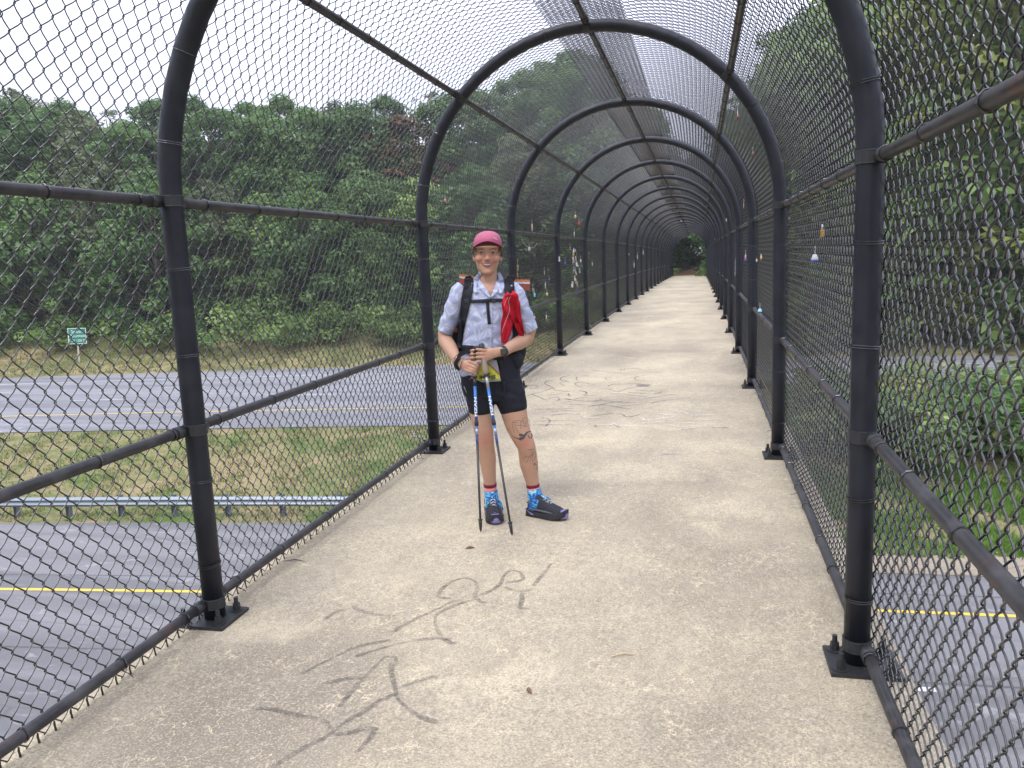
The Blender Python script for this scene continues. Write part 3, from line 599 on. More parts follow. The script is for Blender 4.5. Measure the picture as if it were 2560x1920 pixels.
def ring(c, rx, ry, n=20, axis=None, e=2.0, y0=None, y1=None):
    """superellipse ring, horizontal unless an axis is given; y0/y1 = separate front and back depth"""
    c = Vector(c); out = []
    if axis is None: a, b = Vector((1, 0, 0)), Vector((0, 1, 0))
    else:
        t = Vector(axis).normalized(); b = (Vector((0, 1, 0))-t*t.y).normalized(); a = b.cross(t)*1
        if a.x < 0: a = -a
    for k in range(n):
        th = 2*PI*k/n; cx, sy = math.cos(th), math.sin(th); q = (abs(cx)**e+abs(sy)**e)**(-1/e); ryy = ry
        if y0 is not None: ryy = y1 if sy > 0 else y0
        out.append(c+a*(cx*q*rx)+b*(sy*q*ryy))
    return out
def limb(mb, pts, n=16, m=0, rnd=True):
    """pts: (point, rx, ry); rings perpendicular to the path, rounded ends"""
    P_ = [Vector(p[0]) for p in pts]; rr = []
    for i, p in enumerate(pts):
        t = (P_[min(i+1, len(P_)-1)]-P_[max(i-1, 0)]).normalized()
        if i == 0 and rnd: rr.append(ring(P_[0]-t*p[1]*.5, p[1]*.55, p[2]*.55, n, t))
        rr.append(ring(p[0], p[1], p[2], n, t))
        if i == len(pts)-1 and rnd: rr.append(ring(P_[-1]+t*p[1]*.5, p[1]*.6, p[2]*.6, n, t))
    mb.loft(rr, m)
def remesh(mb, name, vox, smooth=4, fac=.5):
    me = mesh('tmp', mb.v, mb.f); bm = bmesh.new(); bm.from_mesh(me); bmesh.ops.recalc_face_normals(bm, faces=bm.faces); bm.to_mesh(me); bm.free()
    o = bpy.data.objects.new('tmp', me); COL.objects.link(o)
    md = o.modifiers.new('r', 'REMESH'); md.mode = 'VOXEL'; md.voxel_size = vox; md.use_smooth_shade = True
    if smooth: ms = o.modifiers.new('s', 'SMOOTH'); ms.iterations = smooth; ms.factor = fac
    dg = bpy.context.evaluated_depsgraph_get(); dg.update(); out = bpy.data.meshes.new_from_object(o.evaluated_get(dg)); bpy.data.objects.remove(o)
    out.name = name; out.polygons.foreach_set('use_smooth', [True]*len(out.polygons)); return out
def bvh_of(*mes):
    v = []; f = []
    for me in mes: b = len(v); v += [x.co.copy() for x in me.vertices]; f += [tuple(i+b for i in p.vertices) for p in me.polygons]
    return BVHTree.FromPolygons(v, f)
def resample(pts, step):
    pts = [Vector(p) for p in pts]; out = []
    for i in range(len(pts)-1):   # Catmull-Rom through the points
        p0, p1, p2, p3 = pts[max(i-1, 0)], pts[i], pts[i+1], pts[min(i+2, len(pts)-1)]; n = max(1, int((p2-p1).length/step))
        for k in range(n): t = k/n; out.append(.5*((2*p1)+(p2-p0)*t+(2*p0-5*p1+4*p2-p3)*t*t+(3*p1-p0-3*p2+p3)*t**3))
    out.append(pts[-1]); return out
def drape(mb, bvh, pts, widths, thick=.004, off=.001, nx=3, step=.008, m=0, fold=0, nf=2, default=None):
    """closed strip that lies on a surface; pts are points whose view ray is dropped onto the surface"""
    base = resample(pts, step); n = len(base); top = []; 
    ws = [float(np.interp(i/(n-1), np.linspace(0, 1, len(widths)), widths)) for i in range(n)]; last = None
    for i, p in enumerate(base):
        t = base[min(i+1, n-1)]-base[max(i-1, 0)]; view = (p-LC).normalized(); sd_ = t.cross(view).normalized(); row = []
        for k in range(nx):
            q = p+sd_*ws[i]*(k/(nx-1)-.5); dr = (q-LC).normalized(); h = bvh.ray_cast(LC, dr)[0]
            d = (h-LC).dot(dr) if h else None
            if d is not None and last is not None and abs(d-last) > .10: d = None
            if d is None: d = last if last is not None else (q-LC).length
            last = d; f_ = fold*(.5+.5*math.sin(nf*2*PI*k/(nx-1)+i*.13+.7*math.sin(i*.21))) if fold else 0
            row.append((LC+dr*(d-off-f_), dr))
        top.append(row)
    v = []; f = []
    for row in top: v += [a-dr*thick for a, dr in row]+[a for a, dr in row]
    w = 2*nx
    for i in range(n-1):
        a, b = i*w, (i+1)*w
        for k in range(nx-1): f += [(a+k, a+k+1, b+k+1, b+k), (a+nx+k, b+nx+k, b+nx+k+1, a+nx+k+1)]
        f += [(a, b, b+nx, a+nx), (a+nx-1, a+w-1, b+w-1, b+nx-1)]
    f += [tuple(range(nx))[::-1]+tuple(range(nx, w)), tuple((n-1)*w+k for k in range(nx))+tuple((n-1)*w+k for k in range(w-1, nx-1, -1))]
    mb.add(v, f, m)

# --- materials of the hiker
def m_skin():
    q = N('skin'); a = q.n('ShaderNodeAttribute', attribute_name='flush'); v = q.coord(); f = q.noise(35, 4, .6, v)
    c = q.mix(f, (.385, .218, .143), (.465, .283, .192)); c = q.mix(a.outputs['Fac'], c, (.44, .165, .128)); q.col(c).set(.5, 0, .35)
    q.b.inputs['Subsurface Weight'].default_value = .12; q.b.inputs['Subsurface Radius'].default_value = (.012, .005, .003); q.bump(q.noise(300, 2, .5, v), .06, .001); return q.mat
def m_shirt():
    q = N('floral_shirt'); v = q.coord(); w = q.n('ShaderNodeTexNoise'); w.inputs['Scale'].default_value = 7; w.inputs['Detail'].default_value = 1; q.l(v, w.inputs['Vector'])
    sc_ = q.n('ShaderNodeVectorMath', operation='SCALE'); sc_.inputs['Scale'].default_value = .16; q.l(w.outputs['Color'], sc_.inputs[0])
    ad = q.n('ShaderNodeVectorMath', operation='ADD'); q.l(v, ad.inputs[0]); q.l(sc_.outputs[0], ad.inputs[1])
    vo = q.n('ShaderNodeTexVoronoi', feature='F1'); vo.inputs['Scale'].default_value = 10.5; q.l(ad.outputs[0], vo.inputs['Vector'])
    d = q.n('ShaderNodeVectorMath', operation='SUBTRACT'); q.l(ad.outputs[0], d.inputs[0]); q.l(vo.outputs['Position'], d.inputs[1])
    s_ = q.n('ShaderNodeSeparateXYZ'); q.l(d.outputs[0], s_.inputs[0]); an = q.math('ARCTAN2', s_.outputs[2], s_.outputs[0])
    sw = q.math('SINE', q.math('ADD', q.math('MULTIPLY', an, 6.0), q.math('MULTIPLY', vo.outputs['Distance'], 9.)))
    pet = q.math('MULTIPLY', q.ramp(sw, [(.15, 0.), (.32, 1.)]), q.ramp(vo.outputs['Distance'], [(.03, 0.), (.10, 1.), (.62, 1.), (.72, 0.)]))
    c = q.mix(pet, (.375, .41, .58), (.52, .56, .67)); q.col(c).set(.85, 0, .2)
    q.bump(q.mix(.5, q.noise(14, 3, .55, q.coord(scale=(1, 1, .45)), .8), q.noise(900, 1, .5, v)), .55, .012); return q.mat
def m_cloth(name, c, var=.2, sc=40, rough=.85, bs=.3, bsc=16):
    q = N(name); v = q.coord(); f = q.noise(sc, 3, .6, v); q.col(q.mix(f, tuple(x*(1-var) for x in c), tuple(min(1, x*(1+var)) for x in c))).set(rough, 0, .25)
    q.bump(q.noise(bsc, 3, .55, v, .5), bs, .012); return q.mat
def m_tiedye():
    q = N('tie_dye'); v = q.coord(scale=(1, 1, 1.6)); f = q.noise(26, 3, .6, v, 1.8)
    q.col(q.ramp(f, [(.34, (.008, .02, .12)), (.44, (.012, .09, .36)), (.54, (.035, .25, .42)), (.64, (.26, .48, .53))])).set(.7, 0, .3); q.bump(q.noise(30, 3, .6, v), .4, .01); return q.mat
def m_redprint():
    q = m_cloth('red_bandana', (.42, .008, .022), .25, 20, .8, .5, 30); return q
M['skin'] = m_skin(); M['shirt'] = m_shirt(); M['shorts'] = m_cloth('black_shorts', (.010, .011, .018), .3, 30, .7, .6, 12); M['blackcloth'] = m_cloth('black_nylon', (.013, .014, .019), .3, 60, .7, .4, 30)
M['cap'] = m_cloth('pink_cap', (.40, .115, .185), .06, 60, .75, .12, 20); M['capdark'] = m_cloth('cap_underside', (.10, .016, .032), .1, 60); M['hair'] = flat('hair', (.085, .048, .028), .6, var=.45, sc=120)
M['red'] = m_redprint(); M['gaiter'] = m_tiedye(); M['sock'] = m_cloth('maroon_sock', (.15, .018, .03)); M['sockpink'] = m_cloth('pink_sock', (.58, .20, .20), .45, 90)
M['shoe'] = m_cloth('black_shoe', (.022, .023, .03), .4, 70, .7, .3, 60); M['shoegrey'] = m_cloth('grey_overlay', (.085, .085, .10), .2, 50, .6); M['purple'] = flat('purple_rubber', (.19, .155, .36), .6)
M['sole'] = flat('black_rubber', (.02, .02, .024), .75); M['eyew'] = flat('eye_white', (.36, .30, .27), .4); M['iris'] = flat('iris', (.02, .013, .010), .25); M['brow'] = flat('brow', (.13, .068, .042), .8)
M['lip'] = flat('lips', (.27, .062, .058), .45); M['teeth'] = flat('teeth', (.44, .42, .385), .3); M['mouth'] = flat('mouth_dark', (.10, .02, .02), .6); M['lid'] = flat('eyelid', (.20, .095, .065), .6)
M['cork'] = flat('cork', (.26, .195, .15), .85, var=.3, sc=150); M['pole_blue'] = flat('pole_blue', (.02, .13, .42), .3); M['pole_grey'] = flat('pole_grey', (.33, .34, .37), .35, .5)
M['carbon'] = flat('pole_dark', (.022, .016, .016), .35); M['plast'] = flat('black_plastic', (.018, .018, .02), .4); M['lcd'] = flat('watch_glass', (.045, .055, .05), .12)
M['ink'] = flat('tattoo_ink', (.085, .075, .066), .55); M['inkd'] = flat('tattoo_ink_dark', (.052, .052, .05), .55); M['orange'] = flat('orange_foam', (.50, .14, .035), .8, var=.25); M['padwhite'] = flat('white_foam', (.46, .49, .54), .7)
M['padrust'] = flat('rust_foil', (.24, .055, .028), .5, var=.4); M['bagyellow'] = m_cloth('yellow_film', (.40, .41, .045), .2, 40, .5, .5, 40); M['baggrey'] = m_cloth('grey_film', (.28, .28, .29), .15, 30, .5, .4, 40); M['redline'] = flat('red_trim', (.35, .03, .03), .6)

# --- body, one continuous skin
bd = MB()
hx = 815
prof_h = [(1312, .014, .078, -.035), (1290, .030, .086, -.01), (1250, .043, .090, .02), (1160, .054, .091, .055), (1040, .0625, .091, .078), (900, .0705, .086, .090), (745, .0745, .083, .096), (600, .075, .085, .096), (450, .072, .080, .09), (330, .060, .062, .07), (250, .040, .036, .042), (205, .016, .012, .014)]
bd.loft([ring(cf(hx, y, .012), w, f_, 28, None, 2.25, f_, b_) for y, w, f_, b_ in prof_h])
limb(bd, [(c1(708, 700, .02), .062, .058), (c1(708, 640, .018), .055, .055), (c1(708, 560, .02), .0525, .055), (c1(708, 470, .02), .050, .054)], 20)
bd.loft([ring(c1(712, y, .015), w, d, 24) for y, w, d in [(610, .05, .045), (650, .115, .06), (700, .150, .075), (800, .150, .088), (950, .138, .10), (1100, .132, .098), (1250, .128, .09), (1400, .135, .095)]])
def face_bump(p, r, s=(1, 1, 1)): bd.ell(p, (r*s[0], r*s[1], r*s[2]), 10)
limb(bd, [(cf(815, 730, -.068), .008, .008), (cf(815, 800, -.078), .009, .009), (cf(814, 870, -.089), .0115, .011), (cf(813, 915, -.094), .0135, .0125)], 10)
face_bump(cf(762, 925, -.078), .0095); face_bump(cf(866, 925, -.078), .0095)
for s in (-1, 1):
    face_bump(cf(815+s*185, 900, -.052), .028, (1, .8, .85)); face_bump(cf(815+s*150, 672, -.058), .022, (1.25, .8, .5)); face_bump(cf(815+s*352, 885, .020), .020, (.36, .55, 1.2))
    face_bump(cf(815+s*150, 752, -.062), .0145, (1.1, .9, .8))
face_bump(cf(815, 1235, -.062), .023, (1.1, .85, .8)); face_bump(cf(815, 1100, -.070), .018, (1.3, .6, .5)); face_bump(cf(815, 1000, -.070), .020, (1.3, .55, .5))
# arms
WA = c1(405, 1385, -.13); limb(bd, [(c1(435, 690, .01), .042, .045), (c1(392, 820, .015), .042, .045), (c1(325, 1000, .03), .0405, .043), (c1(285, 1120, .045), .041, .042), (c1(292, 1190, .03), .0425, .042), (c1(338, 1265, -.03), .041, .039), (c1(375, 1330, -.09), .033, .031), (WA, .026, .022)])
WB = c3(1400, 590, -.135); limb(bd, [(c1(975, 690, .01), .042, .045), (c1(1018, 820, .015), .042, .045), (c1(1085, 980, .03), .0405, .043), (c1(1118, 1090, .05), .042, .044), (c1(1092, 1160, .04), .0440, .043), (c1(1020, 1212, -.02), .042, .039), (c1(940, 1250, -.08), .034, .031), (WB, .027, .021)])
def finger(pts, r0, r1): limb(bd, [(p, r0+(r1-r0)*i/(len(pts)-1), (r0+(r1-r0)*i/(len(pts)-1))*.95) for i, p in enumerate(pts)], 10)
# upper hand (image right arm) over the second grip
limb(bd, [(c3(1420, 585, -.135), .026, .020), (c3(1250, 600, -.148), .0275, .018), (c3(1080, 645, -.160), .031, .0165), (c3(930, 685, -.168), .0335, .0145), (c3(880, 690, -.170), .0315, .011)], 18)
for K, Md, T in [((900, 560), (720, 532), (572, 575)), ((905, 650), (715, 640), (560, 662)), ((910, 738), (715, 738), (555, 762)), ((905, 820), (780, 836), (668, 862))]:
    finger([c3(K[0]+60, K[1], -.168), c3(*K, -.178), c3(*Md, -.188), c3((Md[0]+T[0])/2, (Md[1]+T[1])/2, -.184), c3(*T, -.172)], .0094, .0074)
finger([c3(1100, 560, -.140), c3(980, 500, -.135), c3(860, 520, -.132)], .0125, .0085)
# lower hand (image left arm) round the first grip
limb(bd, [(c3(225, 800, -.125), .024, .021), (c3(300, 860, -.140), .027, .019), (c3(390, 930, -.155), .030, .0175), (c3(480, 965, -.166), .0295, .0145)], 18)
for K, Md, T in [((560, 848), (700, 905), (785, 985)), ((520, 925), (655, 985), (750, 1040)), ((485, 995), (620, 1050), (725, 1095)), ((450, 1055), (585, 1105), (698, 1135))]:
    finger([c3(K[0]-60, K[1]-25, -.160), c3(*K, -.174), c3(*Md, -.186), c3((Md[0]+T[0])/2, (Md[1]+T[1])/2, -.183), c3(*T, -.170)], .0094, .0072)
finger([c3(380, 800, -.13), c3(500, 770, -.128), c3(600, 800, -.125)], .012, .0085)
# legs
limb(bd, [(c2(500, 150, .02), .085, .085), (c2(508, 330, .01), .076, .08), (c2(514, 475, 0), .0665, .070), (c2(530, 600, -.01), .0575, .062), (c2(552, 715, -.015), .0505, .054), (c2(560, 790, -.005), .0485, .052), (c2(573, 890, .01), .0495, .053), (c2(583, 990, .015), .043, .047), (c2(592, 1080, .02), .0375, .041), (c2(598, 1150, .025), .035, .038), (c2(612, 1290, .03), .034, .042)], 20)
limb(bd, [(c2(725, 190, .02), .075, .080), (c2(775, 330, .005), .080, .082), (c2(812, 475, -.005), .0755, .077), (c2(840, 590, -.015), .068, .069), (c2(885, 700, -.025), .058, .060), (c2(924, 780, -.02), .0530, .055), (c2(935, 850, -.005), .0535, .055), (c2(945, 930, .005), .0545, .056), (c2(962, 1030, .01), .0455, .047), (c2(980, 1110, .01), .0375, .039), (c2(990, 1180, .01), .035, .038), (c2(1000, 1300, .01), .035, .040)], 20)
face_bump(c2(556, 712, -.050), .026, (1., .6, 1.15)); face_bump(c2(905, 745, -.058), .028, (1., .6, 1.15)); face_bump(c2(560, 800, -.040), .020, (1, .6, .9)); face_bump(c2(622, 880, .0), .030, (.6, 1, 1.7)); face_bump(c2(890, 925, .0), .032, (.6, 1, 1.6))
BODY = remesh(bd, 'body', .0034, 3, .5)
at_ = BODY.attributes.new('flush', 'FLOAT', 'POINT'); co = np.empty(len(BODY.vertices)*3, np.float32); BODY.vertices.foreach_get('co', co); co = co.reshape(-1, 3)
fl = np.zeros(len(co))
for p, r, s in [(cf(630, 930, -.07), .026, .75), (cf(1000, 930, -.07), .026, .75), (cf(814, 890, -.095), .020, .65), (cf(815, 620, -.075), .035, .15), (c2(555, 715, -.065), .040, .6), (c2(912, 742, -.075), .042, .6), (c1(720, 720, -.05), .05, .3), (cf(815, 1240, -.075), .018, .25)] + [(c3(x, y, -.18), .011, .5) for x, y in [(900, 550), (905, 640), (910, 730), (905, 815), (560, 848), (520, 925), (485, 995), (785, 985), (750, 1040), (725, 1095), (572, 575), (560, 662), (555, 762)]]:
    fl += s*np.exp(-((co-np.array(p))**2).sum(1)/(r*r))
at_.data.foreach_set('value', np.clip(fl, 0, .9).astype(np.float32))
body = link('body', BODY, M['skin'], hk); BB = bvh_of(BODY)
# --- face
def part(mbx, name, mat, parent=hk, smooth=True): return mbx.build(name, mat, parent, smooth)
for s in (0, 1):
    mb = MB(); ex = 652 if s == 0 else 962
    drape(mb, BB, [cf(ex-62+8*s, 752), cf(ex-20, 744), cf(ex+30, 742), cf(ex+72, 750)], [.001, .0042, .0046, .001], .0008, .0004, 3, .003)
    e = part(mb, 'eye', M['eyew']); mb = MB(); drape(mb, BB, [cf(ex-30, 745), cf(ex, 744), cf(ex+30, 745)], [.0045, .0070, .0045], .0006, .0016, 3, .002); part(mb, 'iris', M['iris'], e)
    mb = MB(); drape(mb, BB, [cf(ex-76+6*s, 752), cf(ex-35, 728), cf(ex+20, 722), cf(ex+68, 732), cf(ex+92, 752)], [.0014, .0042, .0046, .0038, .0012], .0008, .0012, 3, .003); part(mb, 'eyelid', M['lid'], e)
    mb = MB(); drape(mb, BB, [cf(ex-60, 772), cf(ex, 782), cf(ex+66, 770)], [.0005, .0016, .0005], .0003, .0006, 3, .003); part(mb, 'eye_crease', M['lip'], e)
    mb = MB(); w = [(-95, 668), (-30, 646), (40, 650), (95, 676)] if s else [(-88, 684), (-30, 656), (35, 650), (90, 664)]
    drape(mb, BB, [cf(ex+a, b) for a, b in w], [.0015, .0050, .0052, .0018], .0009, .0006, 3, .004); part(mb, 'eyebrow', M['brow'])
mb = MB(); drape(mb, BB, [cf(660, 1016), cf(700, 1040), cf(755, 1052), cf(815, 1056), cf(875, 1050), cf(925, 1036), cf(962, 1014)], [.002, .0085, .013, .0145, .013, .0085, .002], .0008, .0003, 5, .004); mo = part(mb, 'mouth', M['mouth'])
mb = MB(); drape(mb, BB, [cf(690, 1032), cf(750, 1046), cf(815, 1051), cf(880, 1045), cf(935, 1030)], [.002, .0085, .0098, .0085, .002], .0008, .0014, 4, .004); part(mb, 'teeth', M['teeth'], mo)
mb = MB(); drape(mb, BB, [cf(655, 1012), cf(700, 1014), cf(770, 1012), cf(815, 1020), cf(860, 1012), cf(925, 1012), cf(966, 1010)], [.0012, .0036, .0050, .0046, .0050, .0036, .0012], .0022, .0012, 4, .004); part(mb, 'upper_lip', M['lip'], mo)
mb = MB(); drape(mb, BB, [cf(672, 1030), cf(720, 1078), cf(770, 1098), cf(815, 1102), cf(862, 1097), cf(910, 1074), cf(952, 1028)], [.001, .0040, .0070, .0078, .0070, .0040, .001], .0028, .0008, 4, .004); part(mb, 'lower_lip', M['lip'], mo)
# smile lines
for s in (-1, 1):
    mb = MB(); drape(mb, BB, [cf(815+s*105, 915), cf(815+s*150, 965), cf(815+s*180, 1035)], [.0006, .0022, .0008], .0003, .0005, 3, .004); part(mb, 'smile_line', M['lip'])
# hair
mb = MB(); mb.loft([ring(cf(hx, y, .03), w+.0065, f_, 32, None, 2.3, .062, b_+.0) for y, w, f_, b_ in [(870, .0690, .0, .082), (800, .0750, .0, .088), (745, .0780, 0, .092), (600, .0760, 0, .094), (450, .0730, 0, .088), (360, .060, 0, .07)]])
hair = part(mb, 'hair', M['hair'])
mb = MB(); rh = random.Random(5)
for k in range(60):
    s = rh.choice((-1, 1)); x = 815+s*rh.uniform(335, 372); y = rh.uniform(590, 660); mb.tube([cf(x, y, -.045+rh.uniform(-.02, .04)), cf(x+s*rh.uniform(-4, 14), y+110, -.04), cf(x+s*rh.uniform(-12, 24), y+rh.uniform(150, 235), -.03)], [.0022, .002, .0006], 4)
part(mb, 'hair_strands', M['hair'], hair)
# cap
mb = MB(); cr = []
for y, w, f_, b_ in [(600, .0790, .070, .108), (545, .0800, .080, .109), (460, .0785, .088, .108), (380, .0740, .084, .102), (310, .0660, .075, .090), (255, .0550, .063, .074), (215, .0410, .048, .055), (190, .0250, .030, .034), (180, .008, .010, .010)]:
    cr.append(ring(cf(hx+2, y, .008), w, f_, 32, None, 2.2, f_, b_))
mb.loft(cr); cap = part(mb, 'cap', M['cap']); 
mb = MB(); nb = 21; top = []
for i in range(nb):
    th = R(-84+168*i/(nb-1)); zc = .0; inner = cf(hx+2, 560, .008)+Vector((math.sin(th)*.0802, -math.cos(th)*.0875, -abs(math.sin(th))**2*.006))
    outer = cf(hx+2, 448, .008)+Vector((math.sin(th)*.0890, -math.cos(th)*.086-.058*math.cos(th)**.8 if abs(math.cos(th)) > .02 else 0, -abs(math.sin(th))**1.8*.038))
    top.append((inner, inner.lerp(outer, .5)+Vector((0, 0, .002)), outer))
v = []; f = []
for a in top: v += list(a)+[p-Vector((0, 0, .003)) for p in a]
for i in range(nb-1):
    a, b = i*6, i*6+6; f += [(a, a+1, b+1, b), (a+1, a+2, b+2, b+1), (a+3, b+3, b+4, a+4), (a+4, b+4, b+5, a+5), (a+2, a+5, b+5, b+2), (a, b, b+3, a+3)]
f += [(0, 3, 4, 1), (1, 4, 5, 2), ((nb-1)*6, (nb-1)*6+1, (nb-1)*6+4, (nb-1)*6+3), ((nb-1)*6+1, (nb-1)*6+2, (nb-1)*6+5, (nb-1)*6+4)]
mb.add(v, f); br = part(mb, 'brim', [M['cap'], M['capdark']], cap)
for p in br.data.polygons:
    if p.index < 6*(nb-1) and p.index % 6 in (2, 3): p.material_index = 1
mb = MB(); CB_ = bvh_of(cap.data); drape(mb, CB_, [cf(968, 352), cf(1020, 378), cf(1085, 415)], [.002, .0048, .001], .0006, .0006, 3, .004); part(mb, 'logo', M['teeth'], cap)

# --- shirt
sh = MB()
sh.loft([ring(c1(x, y, .015), w, d, 36, None, 2.2) for x, y, w, d in [(710, 603, .052, .052), (711, 632, .100, .066), (712, 668, .140, .080), (712, 715, .158, .092), (714, 800, .163, .104), (716, 900, .156, .112), (716, 1000, .152, .113), (714, 1100, .149, .111), (702, 1200, .147, .108), (692, 1300, .148, .108), (688, 1400, .150, .112), (686, 1480, .148, .113), (688, 1540, .135, .112), (690, 1592, .10, .108)]])
limb(sh, [(c1(470, 655, .012), .040, .050), (c1(432, 705, .01), .050, .058), (c1(398, 800, .01), .0535, .058), (c1(352, 940, .02), .0515, .054), (c1(303, 1060, .035), .0475, .052), (c1(282, 1104, .038), .0470, .052)], 24, 0, False)
limb(sh, [(c1(940, 655, .012), .040, .050), (c1(978, 705, .01), .050, .058), (c1(1010, 800, .01), .0535, .058), (c1(1062, 940, .025), .0510, .054), (c1(1115, 1055, .035), .0470, .052), (c1(1134, 1098, .037), .0465, .052)], 24, 0, False)
SHM = remesh(sh, 'shirt', .005, 3, .5)
bm = bmesh.new(); bm.from_mesh(SHM); V1, V2, V3 = c1(612, 560), c1(738, 758), c1(815, 545); nk = c1(710, 560, .02)
def inside(p):
    h = p-Vector((nk.x, nk.y, 0)); h = Vector((h.x/.064, h.y/.066, 0))
    if h.length < 1 and p.z > c1(710, 660).z: return True
    dr = p-LC; t = (V2.y-LC.y)/dr.y; q = LC+dr*t     # project along the view ray
    if p.y > YB or q.z < V2.z: return False
    k = (q.z-V2.z)/(V1.z-V2.z); return V2.x+(V1.x-V2.x)*k < q.x < V2.x+(V3.x-V2.x)*k
bmesh.ops.delete(bm, geom=[f_ for f_ in bm.faces if inside(f_.calc_center_median())], context='FACES'); 
rn = random.Random(3)
for v_ in bm.verts:   # gentle creases
    p = v_.co; v_.co += v_.normal*(.0022*math.sin(p.x*60+p.z*34+2*math.sin(p.z*21))+.0016*math.sin(p.z*90-p.x*40))
bm.to_mesh(SHM); bm.free(); shirt = link('shirt', SHM, M['shirt'], hk); SB = bvh_of(SHM); ALL = bvh_of(SHM, BODY)
mb = MB()
drape(mb, ALL, [c1(640, 520), c1(592, 590), c1(575, 660), c1(600, 722)], [.012, .026, .034, .018], .003, .006, 5, .008)
drape(mb, ALL, [c1(600, 570), c1(640, 640), c1(690, 712), c1(738, 765)], [.014, .030, .028, .006], .003, .005, 5, .008)
drape(mb, ALL, [c1(812, 520), c1(838, 580), c1(845, 660), c1(832, 728)], [.014, .026, .034, .016], .003, .006, 5, .008)
drape(mb, ALL, [c1(835, 570), c1(812, 640), c1(782, 705), c1(738, 765)], [.014, .026, .026, .006], .003, .005, 5, .008)
part(mb, 'collar', M['shirt'], shirt)
mb = MB(); drape(mb, SB, [c1(738, 770), c1(740, 950), c1(738, 1150), c1(735, 1300)], [.020, .024, .024, .024], .0012, .0005, 3, .01); part(mb, 'placket', M['shirt'], shirt)
for y in (870, 1010, 1150): 
    mb = MB(); h = SB.ray_cast(LC, (c1(715, y)-LC).normalized())[0]; mb.tube([h, h-Vector((0, .004, 0))], .0052, 12); part(mb, 'button', M['padwhite'], shirt, False)
# --- shorts
so_ = MB()
so_.loft([ring(c2(x, y, .018), w, d, 32, None, 2.2) for x, y, w, d in [(592, -40, .148, .112), (594, 60, .160, .118), (598, 150, .170, .122), (606, 240, .172, .120), (618, 310, .165, .112), (625, 350, .12, .09)]])
limb(so_, [(c2(500, 220, .015), .090, .10), (c2(508, 330, .008), .084, .092), (c2(512, 420, 0), .0755, .082), (c2(513, 462, 0), .0715, .078)], 24)
limb(so_, [(c2(735, 220, .015), .098, .10), (c2(775, 330, .005), .092, .094), (c2(800, 410, 0), .0845, .086), (c2(812, 452, -.003), .0805, .083)], 24)
SOM = remesh(so_, 'shorts', .006, 3, .5)
for v_ in SOM.vertices:
    p = v_.co; g = math.exp(-((p.z-c2(600, 300).z)/.07)**2); v_.co += v_.normal*(.0012*g*math.sin(p.z*110+p.x*35)+.0006*math.sin(p.x*50+p.z*60))
shorts = link('shorts', SOM, M['shorts'], hk); OB = bvh_of(SOM)
mb = MB(); drape(mb, OB, [c2(360, 238), c2(370, 265), c2(382, 293)], [.0022, .0026, .0022], .0005, .0006, 3, .01); part(mb, 'logo_stripe', M['padwhite'], shorts)
# --- tattoos on the image-right leg
mb = MB(); md_ = MB()
def ck(x, y): return at(1260+.1809*x, 1020+.1809*y)
for st in [[(118, 190), (150, 180), (205, 168), (235, 195), (225, 240), (165, 235), (140, 215)], [(118, 195), (122, 260), (135, 310), (150, 348)], [(205, 168), (255, 185), (262, 150), (290, 130), (330, 145), (352, 185), (360, 240)], [(262, 150), (275, 210), (300, 225), (305, 170), (330, 160)],
           [(225, 240), (290, 245), (360, 242)], [(255, 265), (310, 258), (365, 262)], [(150, 255), (178, 300), (205, 340), (235, 365)], [(120, 190), (140, 200), (200, 200)], [(232, 240), (228, 275), (238, 290)], [(270, 690), (300, 670), (335, 690), (325, 740), (290, 755), (270, 720), (275, 690)], [(335, 690), (360, 660), (400, 640), (410, 600), (395, 575)], [(360, 660), (375, 720), (400, 725), (430, 690), (440, 640), (425, 600)], [(375, 610), (400, 655), (385, 700)], [(300, 700), (310, 730)], [(320, 572), (380, 577), (415, 570)]]:
    drape(mb, BB, [ck(*p) for p in st], [.0018, .0026, .0018], .0002, .0004, 3, .006)
for st, w in [([(105, 375), (150, 405), (200, 425), (245, 440)], [.001, .004, .010]), ([(205, 375), (235, 372), (270, 385)], [.006, .013, .010]), ([(215, 410), (255, 420), (290, 375), (325, 335), (375, 325)], [.010, .013, .011, .007, .004]), ([(330, 365), (345, 405), (375, 415), (390, 380), (378, 345)], [.004, .005, .004]),
              ([(412, 758), (432, 792)], [.0025, .0045, .002]), ([(410, 790), (436, 768)], [.002, .004, .002]), ([(452, 735), (462, 755)], [.0015, .002]), ([(450, 780), (462, 800)], [.002, .003]), ([(452, 820), (466, 850)], [.002, .004]), ([(450, 850), (467, 825)], [.002, .003])]:
    drape(md_, BB, [ck(*p) for p in st], [x_*1.25 for x_ in w], .0002, .0005, 3, .006)
part(mb, 'tattoo', M['ink'], body, False); part(md_, 'tattoo', M['inkd'], body, False)
# --- socks, gaiters, shoes
def sock(name, pts, mat): mb = MB(); limb(mb, pts, 22); return part(mb, name, mat)
def tubeof(name, pts, mat, parent=hk):
    mb = MB(); P_ = [Vector(p[0]) for p in pts]; rr = []
    for i, p in enumerate(pts): rr.append(ring(p[0], p[1], p[2], 24, P_[min(i+1, len(P_)-1)]-P_[max(i-1, 0)]))
    mb.loft(rr); return part(mb, name, mat, parent)
s1 = tubeof('sock', [(c2(595, 1108, .02), .0385, .042), (c2(597, 1135, .022), .0385, .042)], M['sock']); tubeof('sock_pattern', [(c2(597, 1135, .022), .0375, .041), (c2(602, 1190, .025), .0365, .041)], M['sockpink'], s1)
tubeof('gaiter', [(c2(604, 1176, .024), .0390, .043), (c2(608, 1225, .022), .0395, .046), (c2(612, 1270, .018), .042, .052), (c2(628, 1312, .0), .049, .062), (c2(642, 1345, -.03), .046, .055)], M['gaiter'])
